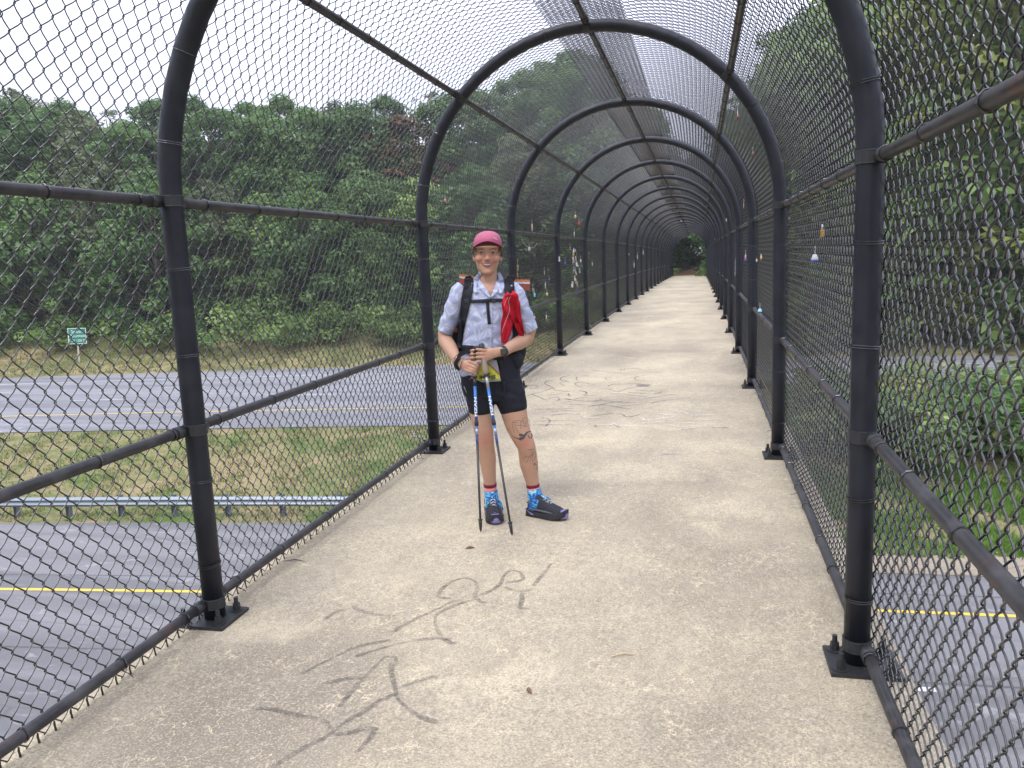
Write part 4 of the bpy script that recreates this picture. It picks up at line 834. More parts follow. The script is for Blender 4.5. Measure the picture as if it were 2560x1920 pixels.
s2 = tubeof('sock', [(c2(980, 1116, .01), .0395, .042), (c2(983, 1142, .01), .0395, .042)], M['sock']); tubeof('sock_pattern', [(c2(983, 1142, .01), .0385, .041), (c2(990, 1172, .01), .0375, .041)], M['sockpink'], s2)
tubeof('gaiter', [(c2(990, 1160, .01), .0405, .043), (c2(998, 1205, .008), .0415, .046), (c2(1008, 1250, .0), .049, .050), (c2(1030, 1295, -.02), .068, .055), (c2(1060, 1330, -.03), .075, .045)], M['gaiter'])
def shoe(heel, ang):
    """foot pointing along ang (0 = image right, -90 = to the camera)"""
    e = bpy.data.objects.new('shoe', None); COL.objects.link(e); e.parent = hk; e.location = heel; e.rotation_euler = (0, 0, R(ang)); e.scale = (.91, 1.0, 1.17)
    mb = MB(); prof = [(-.004, .018, .060), (.004, .030, .092), (.03, .038, .108), (.07, .041, .110), (.105, .043, .098), (.14, .047, .084), (.18, .050, .073), (.215, .048, .064), (.243, .041, .054), (.262, .027, .044), (.270, .010, .034)]
    mb.loft([[Vector((x, w*math.cos(t)*(1 if math.sin(t) < .2 else .90), .018+(h-.018)*max(0, math.sin(t))**.75 if math.sin(t) > 0 else .018+.012*math.sin(t))) for t in [2*PI*k/20 for k in range(20)]] for x, w, h in prof])
    up_ = mb.build('upper', M['shoe'], e, True)
    out = [(-.012, .016), (0, .033), (.04, .041), (.09, .040), (.14, .047), (.19, .051), (.225, .047), (.255, .036), (.275, .017)]
    def slab(z0, z1, gx, m):
        ol = [(x+(gx if x > .2 else -gx if x < .02 else 0), w+gx*.6) for x, w in out]; po = [(x, w) for x, w in ol]+[(x, -w) for x, w in ol[::-1]]; b = MB(); n = len(po)
        lift = lambda x: max(0, x-.19)**2*3.2; b.add([(x, y, z0+lift(x)) for x, y in po]+[(x, y, z1+lift(x)) for x, y in po], [tuple(range(n))[::-1], tuple(range(n, 2*n))]+[(k, (k+1) % n, n+(k+1) % n, n+k) for k in range(n)]); return b
    b = slab(.008, .030, .003, 0); b.build('midsole', M['sole'], e)
    b = slab(0, .008, 0, 0)
    for x in np.arange(.0, .27, .022):
        w = float(np.interp(x, [o[0] for o in out], [o[1] for o in out]))
        for s in (-1, 1): b.box((x-.006, s*(w-.002)-.004, .001+max(0, x-.19)**2*3.2), (x+.006, s*(w-.002)+.004, .016+max(0, x-.19)**2*3.2))
    b.build('outsole', M['sole'], e)
    b = MB(); n = 12; rr_ = []
    for fx, fy, z in ((.92, .92, .010), (1., 1., .016), (1., 1., .034), (.93, .90, .046), (.6, .62, .055), (.1, .1, .058)): rr_.append([(.236+.044*fx*math.cos(t), .034*fy*math.sin(t), z*.9) for t in np.linspace(-1.25, 1.25, n)]+[(.240, 0, z)])
    b.loft(rr_)
    b.build('toe_cap', M['purple'], e, True)
    b = MB()
    for s in (-1, 1): b.add([(-.016, s*.018, .012), (.05, s*.046, .012), (.062, s*.0455, .018), (.0, s*.040, .034), (-.016, s*.018, .034)], [(0, 1, 2, 3, 4)])
    b.add([(-.0165, -.018, .012), (-.0165, .018, .012), (-.0165, .018, .034), (-.0165, -.018, .034)], [(0, 1, 2, 3)]); b.build('heel_clip', M['purple'], e)
    b = MB()
    for s in (-1, 1): b.tube([(.02, s*.040, .036), (.08, s*.044, .042), (.15, s*.047, .040), (.2, s*.046, .036)], [.004, .006, .006, .004], 6)
    for x in (.115, .135, .155): b.tube([(x, -.024, .088-(x-.115)*.40), (x+.002, 0, .097-(x-.115)*.42), (x, .024, .088-(x-.115)*.40)], .0028, 6)
    b.tube([(.005, -.034, .070), (.03, -.040, .078), (.06, -.042, .060)], .003, 5); b.tube([(.005, .034, .070), (.03, .040, .078), (.06, .042, .060)], .003, 5); b.build('overlay', M['shoegrey'], e, True)
    b = MB()
    for x in (.125, .145, .165, .185): z_ = .0985-(x-.115)*.46; b.tube([(x-.006, -.016, z_-.004), (x, 0, z_+.003), (x+.006, .016, z_-.004)], .0018, 5); b.tube([(x+.006, -.016, z_-.006), (x, 0, z_+.003), (x-.006, .016, z_-.002)], .0018, 5)
    b.build('laces', M['padwhite'], e, True)
shoe(c2(608, 1400, .07)*1.0, -82); shoe(c2(952, 1395, .0), -33)
for o in hk.children:
    if o.name.startswith('shoe'): o.location.z = 0.001
# --- backpack: a thing of its own, worn by the hiker
bp = empty('backpack', LM @ Vector((c1(712, 1400).x, YB+.1, .8)), hk.rotation_euler.z); tag(bp, 'black hiking backpack on the hiker, with shoulder straps and folded orange foam pad', 'backpack')
BI = (Matrix.Translation(LM @ Vector((c1(712, 1400).x, YB+.1, .8))) @ Matrix.Rotation(hk.rotation_euler.z, 4, 'Z')).inverted() @ LM
def bpart(mb, name, mat, parent=None, smooth=True):
    me = mesh(name, mb.v, mb.f, smooth, mb.m); me.transform(BI); return link(name, me, mat, parent or bp)
mb = MB(); mb.loft([ring(c1(x, y, .22), w, d, 24, None, 3.2) for x, y, w, d in [(712, 640, .10, .07), (712, 690, .125, .09), (712, 850, .135, .10), (712, 1100, .140, .11), (712, 1350, .145, .11), (712, 1500, .12, .09)]]); bpart(mb, 'pack_body', M['blackcloth'])
for pts, nm in ([(c1(440, 1010, .13), .020, .05), (c1(405, 1100, .13), .034, .055), (c1(395, 1200, .13), .040, .06), (c1(410, 1290, .13), .034, .055)], 'side_pocket'), ([(c1(985, 1010, .14), .03, .05), (c1(1000, 1200, .13), .045, .06), (c1(1015, 1300, .13), .045, .06), (c1(1010, 1380, .13), .035, .05)], 'side_pocket'), ([(c1(950, 1330, .02), .040, .05), (c1(975, 1370, .01), .050, .055), (c1(985, 1430, .01), .046, .05)], 'hip_pouch'):
    mb = MB(); limb(mb, pts, 18); bpart(mb, nm, M['blackcloth'])
mb = MB(); q = c1(392, 1088, .06); mb.box(q-Vector((.012, .005, .011)), q+Vector((.010, .005, .011))); bpart(mb, 'orange_tag', M['orange'], None, False)
for s, (pl, pr, zt) in enumerate([((428, 600, 530), (600, 600, 560), 0), ((960, 600, 585), (1125, 600, 590), 0)]):
    x0, yt0 = pl[0], pl[2]; x1, yt1 = pr[0], pr[2]
    for nm, a, b, mt in (('pad_orange', 0, 22, 'orange'), ('pad_white', 22, 42, 'padwhite'), ('pad_rust', 44, 105, 'padrust')):
        mb = MB(); n = 12; v = []
        for i in range(n+1):
            t = i/n; x = x0+(x1-x0)*t; yy = yt0+(yt1-yt0)*t+3*math.sin(i*1.9+a); e_ = (.0 if nm != 'pad_rust' else 12*t if s else -12*(1-t))
            for dy in (.10, .20): v += [c1(x, yy+a, dy), c1(x, yy+b, dy)]
        f = [];
        for i in range(n): k = i*4; f += [(k, k+4, k+5, k+1), (k+2, k+3, k+7, k+6), (k, k+2, k+6, k+4), (k+1, k+5, k+7, k+3)]
        f += [(0, 1, 3, 2), (n*4, n*4+2, n*4+3, n*4+1)]; mb.add(v, f); bpart(mb, nm, M[mt], None, False)
for pts, w in (([c1(520, 572), c1(522, 640), c1(505, 730), c1(487, 830), c1(470, 930), c1(452, 1050), c1(435, 1180), c1(430, 1270)], [.050, .056, .055, .048, .036, .030, .028, .028]), ([c1(920, 572), c1(922, 640), c1(925, 730), c1(935, 830), c1(958, 930), c1(975, 1050), c1(990, 1180)], [.050, .058, .056, .048, .034, .028, .028])):
    mb = MB(); drape(mb, SB, pts, w, .010, .001, 7, .012); bpart(mb, 'shoulder_strap', M['blackcloth'])
mb = MB(); drape(mb, SB, [c1(470, 802), c1(540, 803), c1(640, 800), c1(740, 793), c1(880, 790)], [.017, .018, .020, .020, .016], .003, .006, 4, .012); bpart(mb, 'sternum_strap', M['blackcloth'])
mb = MB(); drape(mb, SB, [c1(705, 810), c1(712, 900), c1(725, 1028)], [.018, .017, .019], .002, .006, 3, .012); bpart(mb, 'strap_tail', M['blackcloth'])
for x, y in ((498, 800), (772, 794)): 
    h = SB.ray_cast(LC, (c1(x, y)-LC).normalized())[0]; mb = MB(); mb.box(h+Vector((-.013, -.018, -.011)), h+Vector((.013, -.008, .011))); o = bpart(mb, 'buckle', M['plast'], None, False); bevel(o, .002)
for s, x in ((0, 520), (1, 935)):
    mb = MB(); mb.tube([c1(x-35, 590, .03), c1(x-20, 565, .0), c1(x+15, 560, .02), c1(x+35, 592, .04)], [.006, .008, .008, .006], 8); bpart(mb, 'load_lifter', M['blackcloth'])
mb = MB(); drape(mb, SB, [c1(428, 1262), c1(520, 1280), c1(640, 1300), c1(760, 1330), c1(900, 1350), c1(985, 1360)], [.036, .052, .055, .050, .05, .045], .014, .001, 5, .012); bpart(mb, 'hip_belt', M['blackcloth'])
mb = MB(); drape(mb, SB, [c1(825, 1345), c1(838, 1430), c1(852, 1582)], [.024, .024, .022], .004, .010, 3, .012); drape(mb, SB, [c1(690, 1400), c1(740, 1420), c1(780, 1450)], [.012, .018, .012], .004, .012, 3, .012); bpart(mb, 'hanging_strap', M['blackcloth'])
for x, y in ((512, 262), (722, 240)):
    mb = MB(); drape(mb, OB, [c2(x, y-50), c2(x, y), c2(x, y+34)], [.014, .016, .016], .003, .004, 3, .012); bpart(mb, 'strap_tail', M['blackcloth'])
# --- yellow pouch on the front
po = empty('waist_pouch', LM @ c1(690, 1580, -.12), hk.rotation_euler.z); tag(po, 'crumpled yellow and grey pouch hanging at the front of the hiker waist', 'pouch'); PI_ = (Matrix.Translation(LM @ c1(690, 1580, -.12)) @ Matrix.Rotation(hk.rotation_euler.z, 4, 'Z')).inverted() @ LM
def slabpoly(pts, y, th, name, mat, nsub=3):
    bm = bmesh.new(); vs_ = [bm.verts.new(c1(a, b, y)) for a, b in pts]; bm.faces.new(vs_); bmesh.ops.triangulate(bm, faces=bm.faces); bmesh.ops.subdivide_edges(bm, edges=bm.edges[:], cuts=nsub, use_grid_fill=True)
    for v_ in bm.verts: v_.co.y += .003*math.sin(v_.co.x*90+v_.co.z*55)-.10*((v_.co.x-c1(690, 1500).x)**2)*-1
    r_ = bmesh.ops.extrude_face_region(bm, geom=bm.faces[:]); bmesh.ops.translate(bm, verts=[g for g in r_['geom'] if isinstance(g, bmesh.types.BMVert)], vec=(0, th, 0)); bmesh.ops.recalc_face_normals(bm, faces=bm.faces)
    me = bpy.data.meshes.new(name); bm.to_mesh(me); bm.free(); me.transform(PI_); return link(name, me, mat, po)
slabpoly([(540, 1560), (600, 1430), (700, 1385), (795, 1385), (812, 1450), (838, 1590), (740, 1600), (655, 1602)], -.128, .010, 'pouch_back', M['baggrey'])
slabpoly([(592, 1578), (606, 1520), (640, 1430), (690, 1415), (718, 1428), (820, 1520), (832, 1572), (720, 1578), (660, 1582)], -.134, .004, 'pouch_front', M['bagyellow'])
mb = MB(); mb.tube([c1(712, 1420, -.136), c1(770, 1470, -.136), c1(828, 1528, -.135)], .0022, 6); mb.tube([c1(528, 1580, -.128), c1(560, 1535, -.128), c1(600, 1508, -.13)], .0022, 6); me = mesh('trim', mb.v, mb.f); me.transform(PI_); link('trim', me, M['redline'], po)
text('lettering', 'iM', .026, M['plast'], po, PI_ @ Matrix.Translation(c1(655, 1553, -.1365)) @ FR, .0006, 1.2, .001); text('lettering', 'ENS', .026, M['plast'], po, PI_ @ Matrix.Translation(c1(736, 1552, -.1365)) @ FR, .0006, 1.25, .001)
mb = MB(); mb.add([c1(697, 1508, -.138), c1(734, 1510, -.138), c1(728, 1524, -.138), c1(714, 1527, -.138), c1(703, 1522, -.138)], [(0, 1, 2, 3, 4)]); mb.add([c1(735, 1570, -.138), c1(775, 1570, -.138), c1(775, 1575, -.138), c1(735, 1575, -.138)], [(0, 1, 2, 3)]); me = mesh('logo', mb.v, mb.f); me.transform(PI_); link('logo', me, M['plast'], po)
# --- red bandana
bn = empty('red_bandana', LM @ c1(930, 740, -.1), hk.rotation_euler.z); tag(bn, 'bright red bandana tied to the shoulder strap and hanging over the shirt', 'bandana'); NI = (Matrix.Translation(LM @ c1(930, 740, -.1)) @ Matrix.Rotation(hk.rotation_euler.z, 4, 'Z')).inverted() @ LM
AB = bvh_of(SHM)
def bnpart(mb, name, mat=None): me = mesh(name, mb.v, mb.f); me.transform(NI); return link(name, me, mat or M['red'], bn)
mb = MB(); drape(mb, AB, [c1(925, 735), c1(912, 830), c1(912, 930), c1(895, 1050), c1(885, 1130), c1(865, 1215)], [.052, .078, .060, .070, .058, .030], .003, .016, 15, .008, 0, .013, 2.4); bnpart(mb, 'cloth_tail')
mb = MB(); drape(mb, AB, [c1(960, 740), c1(975, 830), c1(985, 930), c1(1010, 1020), c1(1035, 1100), c1(1042, 1145)], [.035, .062, .060, .054, .040, .028], .003, .022, 13, .008, 0, .012, 1.6); bnpart(mb, 'cloth_tail')
mb = MB(); limb(mb, [(c1(895, 755, -.115), .012, .010), (c1(915, 738, -.12), .020, .016), (c1(950, 735, -.122), .022, .017), (c1(985, 752, -.118), .016, .013), (c1(1000, 775, -.112), .010, .008)], 14); bnpart(mb, 'knot')
mb = MB(); limb(mb, [(c1(872, 760, -.11), .006, .005), (c1(872, 820, -.122), .013, .008), (c1(900, 880, -.126), .016, .008), (c1(930, 930, -.122), .008, .006)], 12); bnpart(mb, 'fold')
mb = MB(); mb.tube([c1(865, 1320, -.13), c1(876, 1345, -.135), c1(879, 1368, -.135)], [.008, .007, .001], 8); bnpart(mb, 'corner')
mb = MB(); 
for pts in ([(940, 745), (915, 800), (925, 880), (905, 950), (870, 1040), (845, 1120)], [(908, 760), (885, 800), (870, 850)]): mb.tube(resample([c1(x, y, -.134) for x, y in pts], .01), .0009, 4)
bnpart(mb, 'stitching', M['padwhite'])
# --- watch
wt = MB(); wc = c3(1400, 595, -.135); wax = (c1(940, 1250, -.08)-c3(1250, 600, -.148)).normalized()
wt.tube([wc-wax*.010, wc+wax*.010], .0315, 20); me = mesh('wrist_watch', wt.v, wt.f)
wo_ = empty('wrist_watch', LM @ wc, hk.rotation_euler.z); tag(wo_, 'black digital watch on the wrist of the upper hand', 'watch'); WI = (Matrix.Translation(LM @ wc) @ Matrix.Rotation(hk.rotation_euler.z, 4, 'Z')).inverted() @ LM
wt = MB()
wt.loft([ring(wc-wax*.011, .0300, .0245, 22, wax), ring(wc+wax*.011, .0312, .0258, 22, wax)]); me = mesh('strap', wt.v, wt.f); me.transform(WI); link('strap', me, M['plast'], wo_)
Mw = Matrix.Translation(c3(1400, 600, -.163)) @ Matrix.Rotation(R(-8), 4, 'Y') @ Matrix.Rotation(R(-6), 4, 'Z')
wt = MB(); wt.box((-.0165, -.005, -.018), (.0165, .007, .018), 0, Mw); me = mesh('case', wt.v, wt.f, False); me.transform(WI); o = link('case', me, M['plast'], wo_); bevel(o, .004, 3)
wt = MB(); wt.box((-.011, -.0062, -.0105), (.011, -.0052, .0105), 0, Mw); me = mesh('display', wt.v, wt.f, False); me.transform(WI); link('display', me, M['lcd'], wo_)
# --- trekking poles
def tip(u, v): return LI @ on_z(u, v, ROOT.z+.002)
POLES = [(c3(640, 455, -.150), tip(1202, 1330), 'trekking pole with a blue shaft, held in the lower hand, planted left'), (c3(830, 395, -.155), tip(1280.5, 1338.7), 'trekking pole with a blue and silver shaft, under the upper hand, leaning right')]
for pi_, (a, b, lab) in enumerate(POLES):
    wp = LM @ b; pr = empty('trekking_pole', wp, hk.rotation_euler.z); tag(pr, lab, 'trekking pole'); QI = (Matrix.Translation(wp) @ Matrix.Rotation(hk.rotation_euler.z, 4, 'Z')).inverted() @ LM
    def pt(t): return a.lerp(b, t)
    def pp(name, mb, mat, smooth=True): me = mesh(name, mb.v, mb.f, smooth); me.transform(QI); return link(name, me, mat, pr)
    mb = MB(); mb.tube([pt(.0), pt(.012), pt(.03), pt(.045)], [.012, .0175, .0165, .014], 14); pp('grip_head', mb, M['plast'])
    mb = MB(); mb.tube([pt(.04), pt(.07), pt(.10), pt(.13), pt(.155), pt(.16)], [.0145, .016, .015, .0165, .017, .013], 14); pp('cork_grip', mb, M['cork'])
    mb = MB(); mb.tube([pt(.16), pt(.163), pt(.170), pt(.172)], [.010, .0135, .0135, .010], 14); pp('collar', mb, M['plast'])
    e0 = .235 if pi_ else .215
    mb = MB(); mb.tube([pt(.172), pt(e0)], .0088, 12); pp('upper_shaft', mb, M['pole_grey'] if pi_ else M['plast'])
    mb = MB(); mb.tube([pt(e0), pt(.40)], .0088, 12); sh_ = pp('blue_shaft', mb, M['pole_blue'])
    mb = MB(); mb.tube([pt(.40), pt(.403), pt(.425), pt(.428)], [.009, .0115, .0115, .009], 12); pp('clamp', mb, M['plast'])
    mb = MB(); mb.tube([pt(.428), pt(.52)], .0082, 12); pp('blue_shaft', mb, M['pole_blue'])
    mb = MB(); mb.tube([pt(.445), pt(.475)], .0086, 12); pp('silver_band', mb, M['pole_grey'])
    mb = MB(); mb.tube([pt(.492), pt(.500)], .0087, 12); pp('red_band', mb, M['redline'])
    mb = MB(); mb.tube([pt(.52), pt(.90), pt(.93)], [.0072, .0062, .0062], 12); pp('lower_shaft', mb, M['carbon'])
    mb = MB(); mb.tube([pt(.928), pt(.93), pt(.936), pt(.938)], [.007, .013, .013, .007], 14); pp('basket', mb, M['plast'])
    mb = MB(); mb.tube([pt(.938), pt(.955), pt(.985), pt(1.0)], [.0105, .0095, .0075, .0015], 10); pp('rubber_tip', mb, M['plast'])
    d = (a-b).normalized(); zx = -d; 
    yx = Vector((0, -1, 0)); yx = (yx-zx*yx.dot(zx)).normalized(); xx = yx.cross(zx)     # text runs up the shaft and faces the front
    c0 = pt(.325)+yx*.0094
    Mt = Matrix(((d.x, (yx.cross(d)).x, yx.x, c0.x), (d.y, (yx.cross(d)).y, yx.y, c0.y), (d.z, (yx.cross(d)).z, yx.z, c0.z), (0, 0, 0, 1)))
    text('lettering', 'FIZAN', .0185, M['sign_white'], pr, QI @ Mt, .0004, 2.1, .0006)
# wrist strap
mb = MB()
loop = resample([c3(640, 480, -.175), c3(500, 560, -.170), c3(380, 640, -.168), c3(290, 680, -.160), c3(265, 770, -.165), c3(205, 860, -.165), c3(200, 960, -.160), c3(300, 1045, -.150)], .008)
for q, (A_, w) in enumerate(((loop, .011),)):
    rr = []
    for i, p in enumerate(A_):
        t = (A_[min(i+1, len(A_)-1)]-A_[max(i-1, 0)]).normalized(); n_ = t.cross(Vector((0, 1, 0))).normalized(); rr.append([p+n_*w, p+n_*w+Vector((0, .003, 0)), p-n_*w+Vector((0, .003, 0)), p-n_*w])
    mb.loft(rr)
mb.tube(resample([c3(300, 640, -.158), c3(200, 700, -.155), c3(145, 790, -.14), c3(165, 860, -.14)], .008), .0016, 5)
mb.tube(resample([c3(390, 800, -.172), c3(345, 850, -.175), c3(318, 950, -.172), c3(325, 1040, -.160)], .008), .0022, 5)
me = mesh('wrist_strap', mb.v, mb.f, False); wst = LM; stp = link('wrist_strap', me, M['blackcloth']); stp.data.transform(Matrix.Translation(-c3(300, 700, -.16))); stp.matrix_basis = LM @ Matrix.Translation(c3(300, 700, -.16))
tag(stp, 'black webbing strap looped round the lower hand wrist', 'strap')

# ------------------------------------------------------------------ graffiti on the deck
def m_paint(name, c, alpha, sc=60, lo=.38, hi=.60):
    q = N(name); v = q.coord(); f = q.noise(sc, 4, .75, v); g = q.noise(7, 3, .6, v); q.col(c).set(.9, 0, .2)
    tr = q.n('ShaderNodeBsdfTransparent'); ms = q.n('ShaderNodeMixShader'); out = q.t.nodes['Material Output']
    ed = q.n('ShaderNodeAttribute', attribute_name='edge'); a = q.math('MULTIPLY', q.math('MULTIPLY', q.ramp(f, [(lo, .25), (hi, 1.)]), alpha), q.math('MULTIPLY', q.ramp(ed.outputs['Fac'], [(0., 0.), (.8, 1.)]), q.ramp(g, [(.36, .45), (.56, 1.)])))
    q.l(a, ms.inputs[0]); q.l(tr.outputs[0], ms.inputs[1]); q.l(q.b.outputs[0], ms.inputs[2]); q.l(ms.outputs[0], out.inputs[0]); return q.mat
M['spray'] = m_paint('faded_spray', (.10, .092, .09), .52); M['marker'] = m_paint('grey_marker', (.13, .12, .135), .75, 25); M['chalk'] = m_paint('white_chalk', (.85, .82, .78), .6, 30); M['blue_mark'] = m_paint('blue_mark', (.08, .14, .40), .6); M['brown_mark'] = m_paint('brown_mark', (.22, .13, .09), .5)
DZ = [.0015]
def stroke(mb, att, pts, w, f):
    W3 = [on_deck(*f(x, y), 0) for x, y in pts]; base = resample(W3, .02); n = len(base); z = DZ[0]; DZ[0] += .00006; v = []; e = []
    for i, p in enumerate(base):
        t = base[min(i+1, n-1)]-base[max(i-1, 0)]; s = Vector((t.y, -t.x, 0)); s = s.normalized() if s.length > 1e-6 else Vector((1, 0, 0)); k = 1+.25*math.sin(i*.37)
        fade = 0 if i in (0, n-1) else 1
        for a, ee in ((-1, 0), (-.5, 1), (.5, 1), (1, 0)): q = p+s*(a*w*k); v.append((q.x, q.y, deckz(q.y)+z)); e.append(ee*fade)
    b = len(mb.v); mb.add(v, [(i*4+k, i*4+k+1, i*4+5+k, i*4+4+k) for i in range(n-1) for k in range(3)]); att += e
def graffiti(strokes, f, w, mat, name, label):
    mb = MB(); att = []
    for s in strokes: stroke(mb, att, s, w, f)
    me = mesh(name, mb.v, mb.f, False); a = me.attributes.new('edge', 'FLOAT', 'POINT'); a.data.foreach_set('value', att); tag(link(name, me, mat), label, 'graffiti')
fA = lambda x, y: (500+.4521*x, 1350+.4521*y); fB = lambda x, y: (1300+.27125*x, 850+.27125*y)
graffiti([[(835, 365), (900, 395), (960, 412), (1040, 420), (1105, 415)], [(800, 385), (740, 405), (690, 445)], [(1065, 515), (1130, 470), (1230, 420), (1320, 380), (1390, 345), (1450, 330)], [(1310, 320), (1340, 270), (1400, 228), (1470, 212), (1520, 230), (1535, 270), (1520, 310), (1555, 345), (1600, 350)],
  [(1310, 320), (1400, 325)], [(1540, 310), (1600, 285), (1660, 245), (1680, 200), (1720, 170), (1770, 180), (1785, 220), (1740, 230), (1690, 235)], [(1680, 260), (1740, 280), (1800, 285), (1840, 270)], [(1780, 290), (1780, 340), (1770, 380), (1830, 380)], [(1840, 260), (1880, 210), (1920, 165), (1940, 135), (1975, 130)],
  [(1520, 325), (1450, 350), (1360, 385), (1310, 415), (1300, 460), (1320, 510), (1345, 550), (1400, 575), (1420, 565)], [(1400, 555), (1320, 545), (1200, 555), (1080, 580), (940, 620), (850, 650)], [(1060, 555), (940, 575), (830, 605), (740, 650), (640, 700), (560, 745)],
  [(770, 930), (830, 850), (900, 770), (970, 700), (1030, 645), (1080, 650), (1085, 700)], [(1055, 680), (1060, 740), (1075, 800), (1085, 850), (1100, 890), (1160, 940), (1230, 985), (1330, 1015)], [(1110, 815), (1180, 790), (1250, 770), (1315, 755)], [(900, 770), (830, 765), (760, 780), (680, 800)],
  [(1085, 850), (1000, 890), (900, 955), (800, 1010), (740, 1060), (660, 1120)], [(290, 940), (370, 935), (470, 955), (560, 975), (640, 985), (700, 1010), (730, 1050)], [(730, 1080), (820, 1070), (900, 1050), (970, 1045), (950, 1085), (910, 1130), (860, 1190)], [(700, 1090), (560, 1160), (470, 1215), (400, 1260)]],
  fA, .0115, M['spray'], 'spray_tag', 'faded dark spray paint scrawl across the concrete in the foreground')
graffiti([[(80, 395), (115, 375), (145, 375), (150, 355)], [(60, 425), (120, 418), (165, 430), (130, 448), (75, 445)], [(470, 330), (400, 340), (370, 360), (390, 375), (450, 380)], [(450, 380), (390, 390), (370, 405), (410, 425)], [(320, 372), (250, 380), (230, 405), (270, 425), (300, 440), (340, 465), (470, 480)], [(300, 440), (220, 475), (130, 495), (55, 517)],
  [(490, 330), (560, 330), (640, 325)], [(525, 340), (520, 365), (548, 383)], [(550, 390), (510, 400), (520, 420), (575, 438)], [(550, 390), (620, 400), (690, 412)], [(850, 350), (800, 348), (790, 362), (830, 372)], [(930, 270), (930, 282), (960, 278), (975, 265), (1060, 265), (1130, 280)], [(670, 282), (820, 298), (1020, 308)],
  [(1160, 330), (1090, 338), (1055, 355), (1080, 372), (1160, 378)], [(720, 455), (800, 452), (850, 465), (900, 478), (960, 460), (1060, 435)], [(810, 430), (850, 415), (1000, 405), (1120, 405)], [(1060, 462), (1180, 470), (1290, 472), (1350, 455)], [(980, 482), (1100, 492), (1220, 500), (1310, 482), (1350, 480)], [(820, 495), (960, 500), (1060, 515), (1180, 525)],
  [(1120, 548), (1240, 530), (1350, 512), (1440, 505)], [(1200, 585), (1330, 560), (1450, 548), (1575, 538)], [(100, 500), (170, 525), (230, 550), (300, 535), (345, 530), (365, 550), (330, 565)], [(260, 515), (350, 500), (455, 495)], [(450, 495), (450, 515), (475, 525)], [(540, 470), (600, 480), (615, 500), (590, 515), (720, 510)], [(400, 540), (480, 550), (560, 535), (640, 532)],
  [(410, 545), (520, 560), (660, 572), (760, 548)], [(360, 585), (500, 565), (640, 560)], [(620, 572), (760, 560), (880, 572), (950, 568)], [(420, 597), (560, 600), (700, 605), (850, 580), (1060, 580)], [(620, 620), (760, 600), (900, 620), (1020, 642)], [(870, 612), (1000, 605), (1110, 597)], [(120, 645), (250, 640), (400, 638), (500, 630)], [(275, 662), (400, 655), (520, 662)], [(270, 700), (360, 688), (480, 682), (560, 690)],
  [(670, 705), (760, 690), (850, 678), (930, 685), (980, 710), (1050, 705), (1110, 687)], [(195, 720), (255, 732), (275, 750), (255, 780), (235, 800)], [(135, 752), (300, 748), (540, 750)], [(110, 785), (300, 785), (490, 786)], [(690, 790), (705, 808)], [(870, 775), (910, 805), (950, 806)], [(1480, 832), (1620, 820), (1780, 812), (1920, 812)], [(1170, 300), (1260, 302), (1330, 303)]],
  fB, .011, M['marker'], 'marker_scribble', 'thin grey looping scribbles on the concrete beyond the hiker')
mb = MB(); att = []; stroke(mb, att, [(1065, 421), (1130, 421), (1200, 422)], .085, fB); me = mesh('paint_blot', mb.v, mb.f, False); a = me.attributes.new('edge', 'FLOAT', 'POINT'); a.data.foreach_set('value', att); tag(link('paint_blot', me, M['marker']), 'small round grey paint blot among the scribbles', 'paint blot')
graffiti([[(1270, 338), (1450, 335), (1700, 338)], [(1320, 378), (1400, 360), (1540, 360), (1620, 372), (1560, 388), (1340, 385)], [(1415, 652), (1480, 665), (1540, 680), (1590, 705)], [(1600, 700), (1700, 692), (1820, 695)], [(1250, 680), (1340, 690), (1440, 702), (1400, 715), (1300, 720)], [(1180, 745), (1280, 732), (1400, 740), (1410, 755), (1280, 758), (1190, 748)],
  [(700, 790), (860, 785), (1000, 795), (1120, 790)], [(860, 765), (900, 800), (960, 795)], [(1100, 775), (1200, 765), (1330, 775), (1460, 805)], [(1460, 770), (1600, 765), (1760, 760)], [(1500, 800), (1660, 795), (1820, 770)], [(1650, 720), (1700, 740), (1830, 725)], [(560, 712), (700, 722), (860, 715)], [(380, 680), (450, 672), (520, 690)], [(1100, 720), (1150, 735), (1100, 750)]],
  fB, .010, M['chalk'], 'chalk_scribble', 'chalky white scribbled line drawing on the concrete right of the scribbles')
graffiti([[(1300, 1062), (1380, 1058), (1460, 1060)]], fB, .014, M['blue_mark'], 'blue_paint_mark', 'short blue paint streak on the deck'); graffiti([[(1660, 1042), (1740, 1040), (1800, 1032)]], fB, .008, M['brown_mark'], 'brown_paint_mark', 'short brown scratch on the deck right of the blue streak')

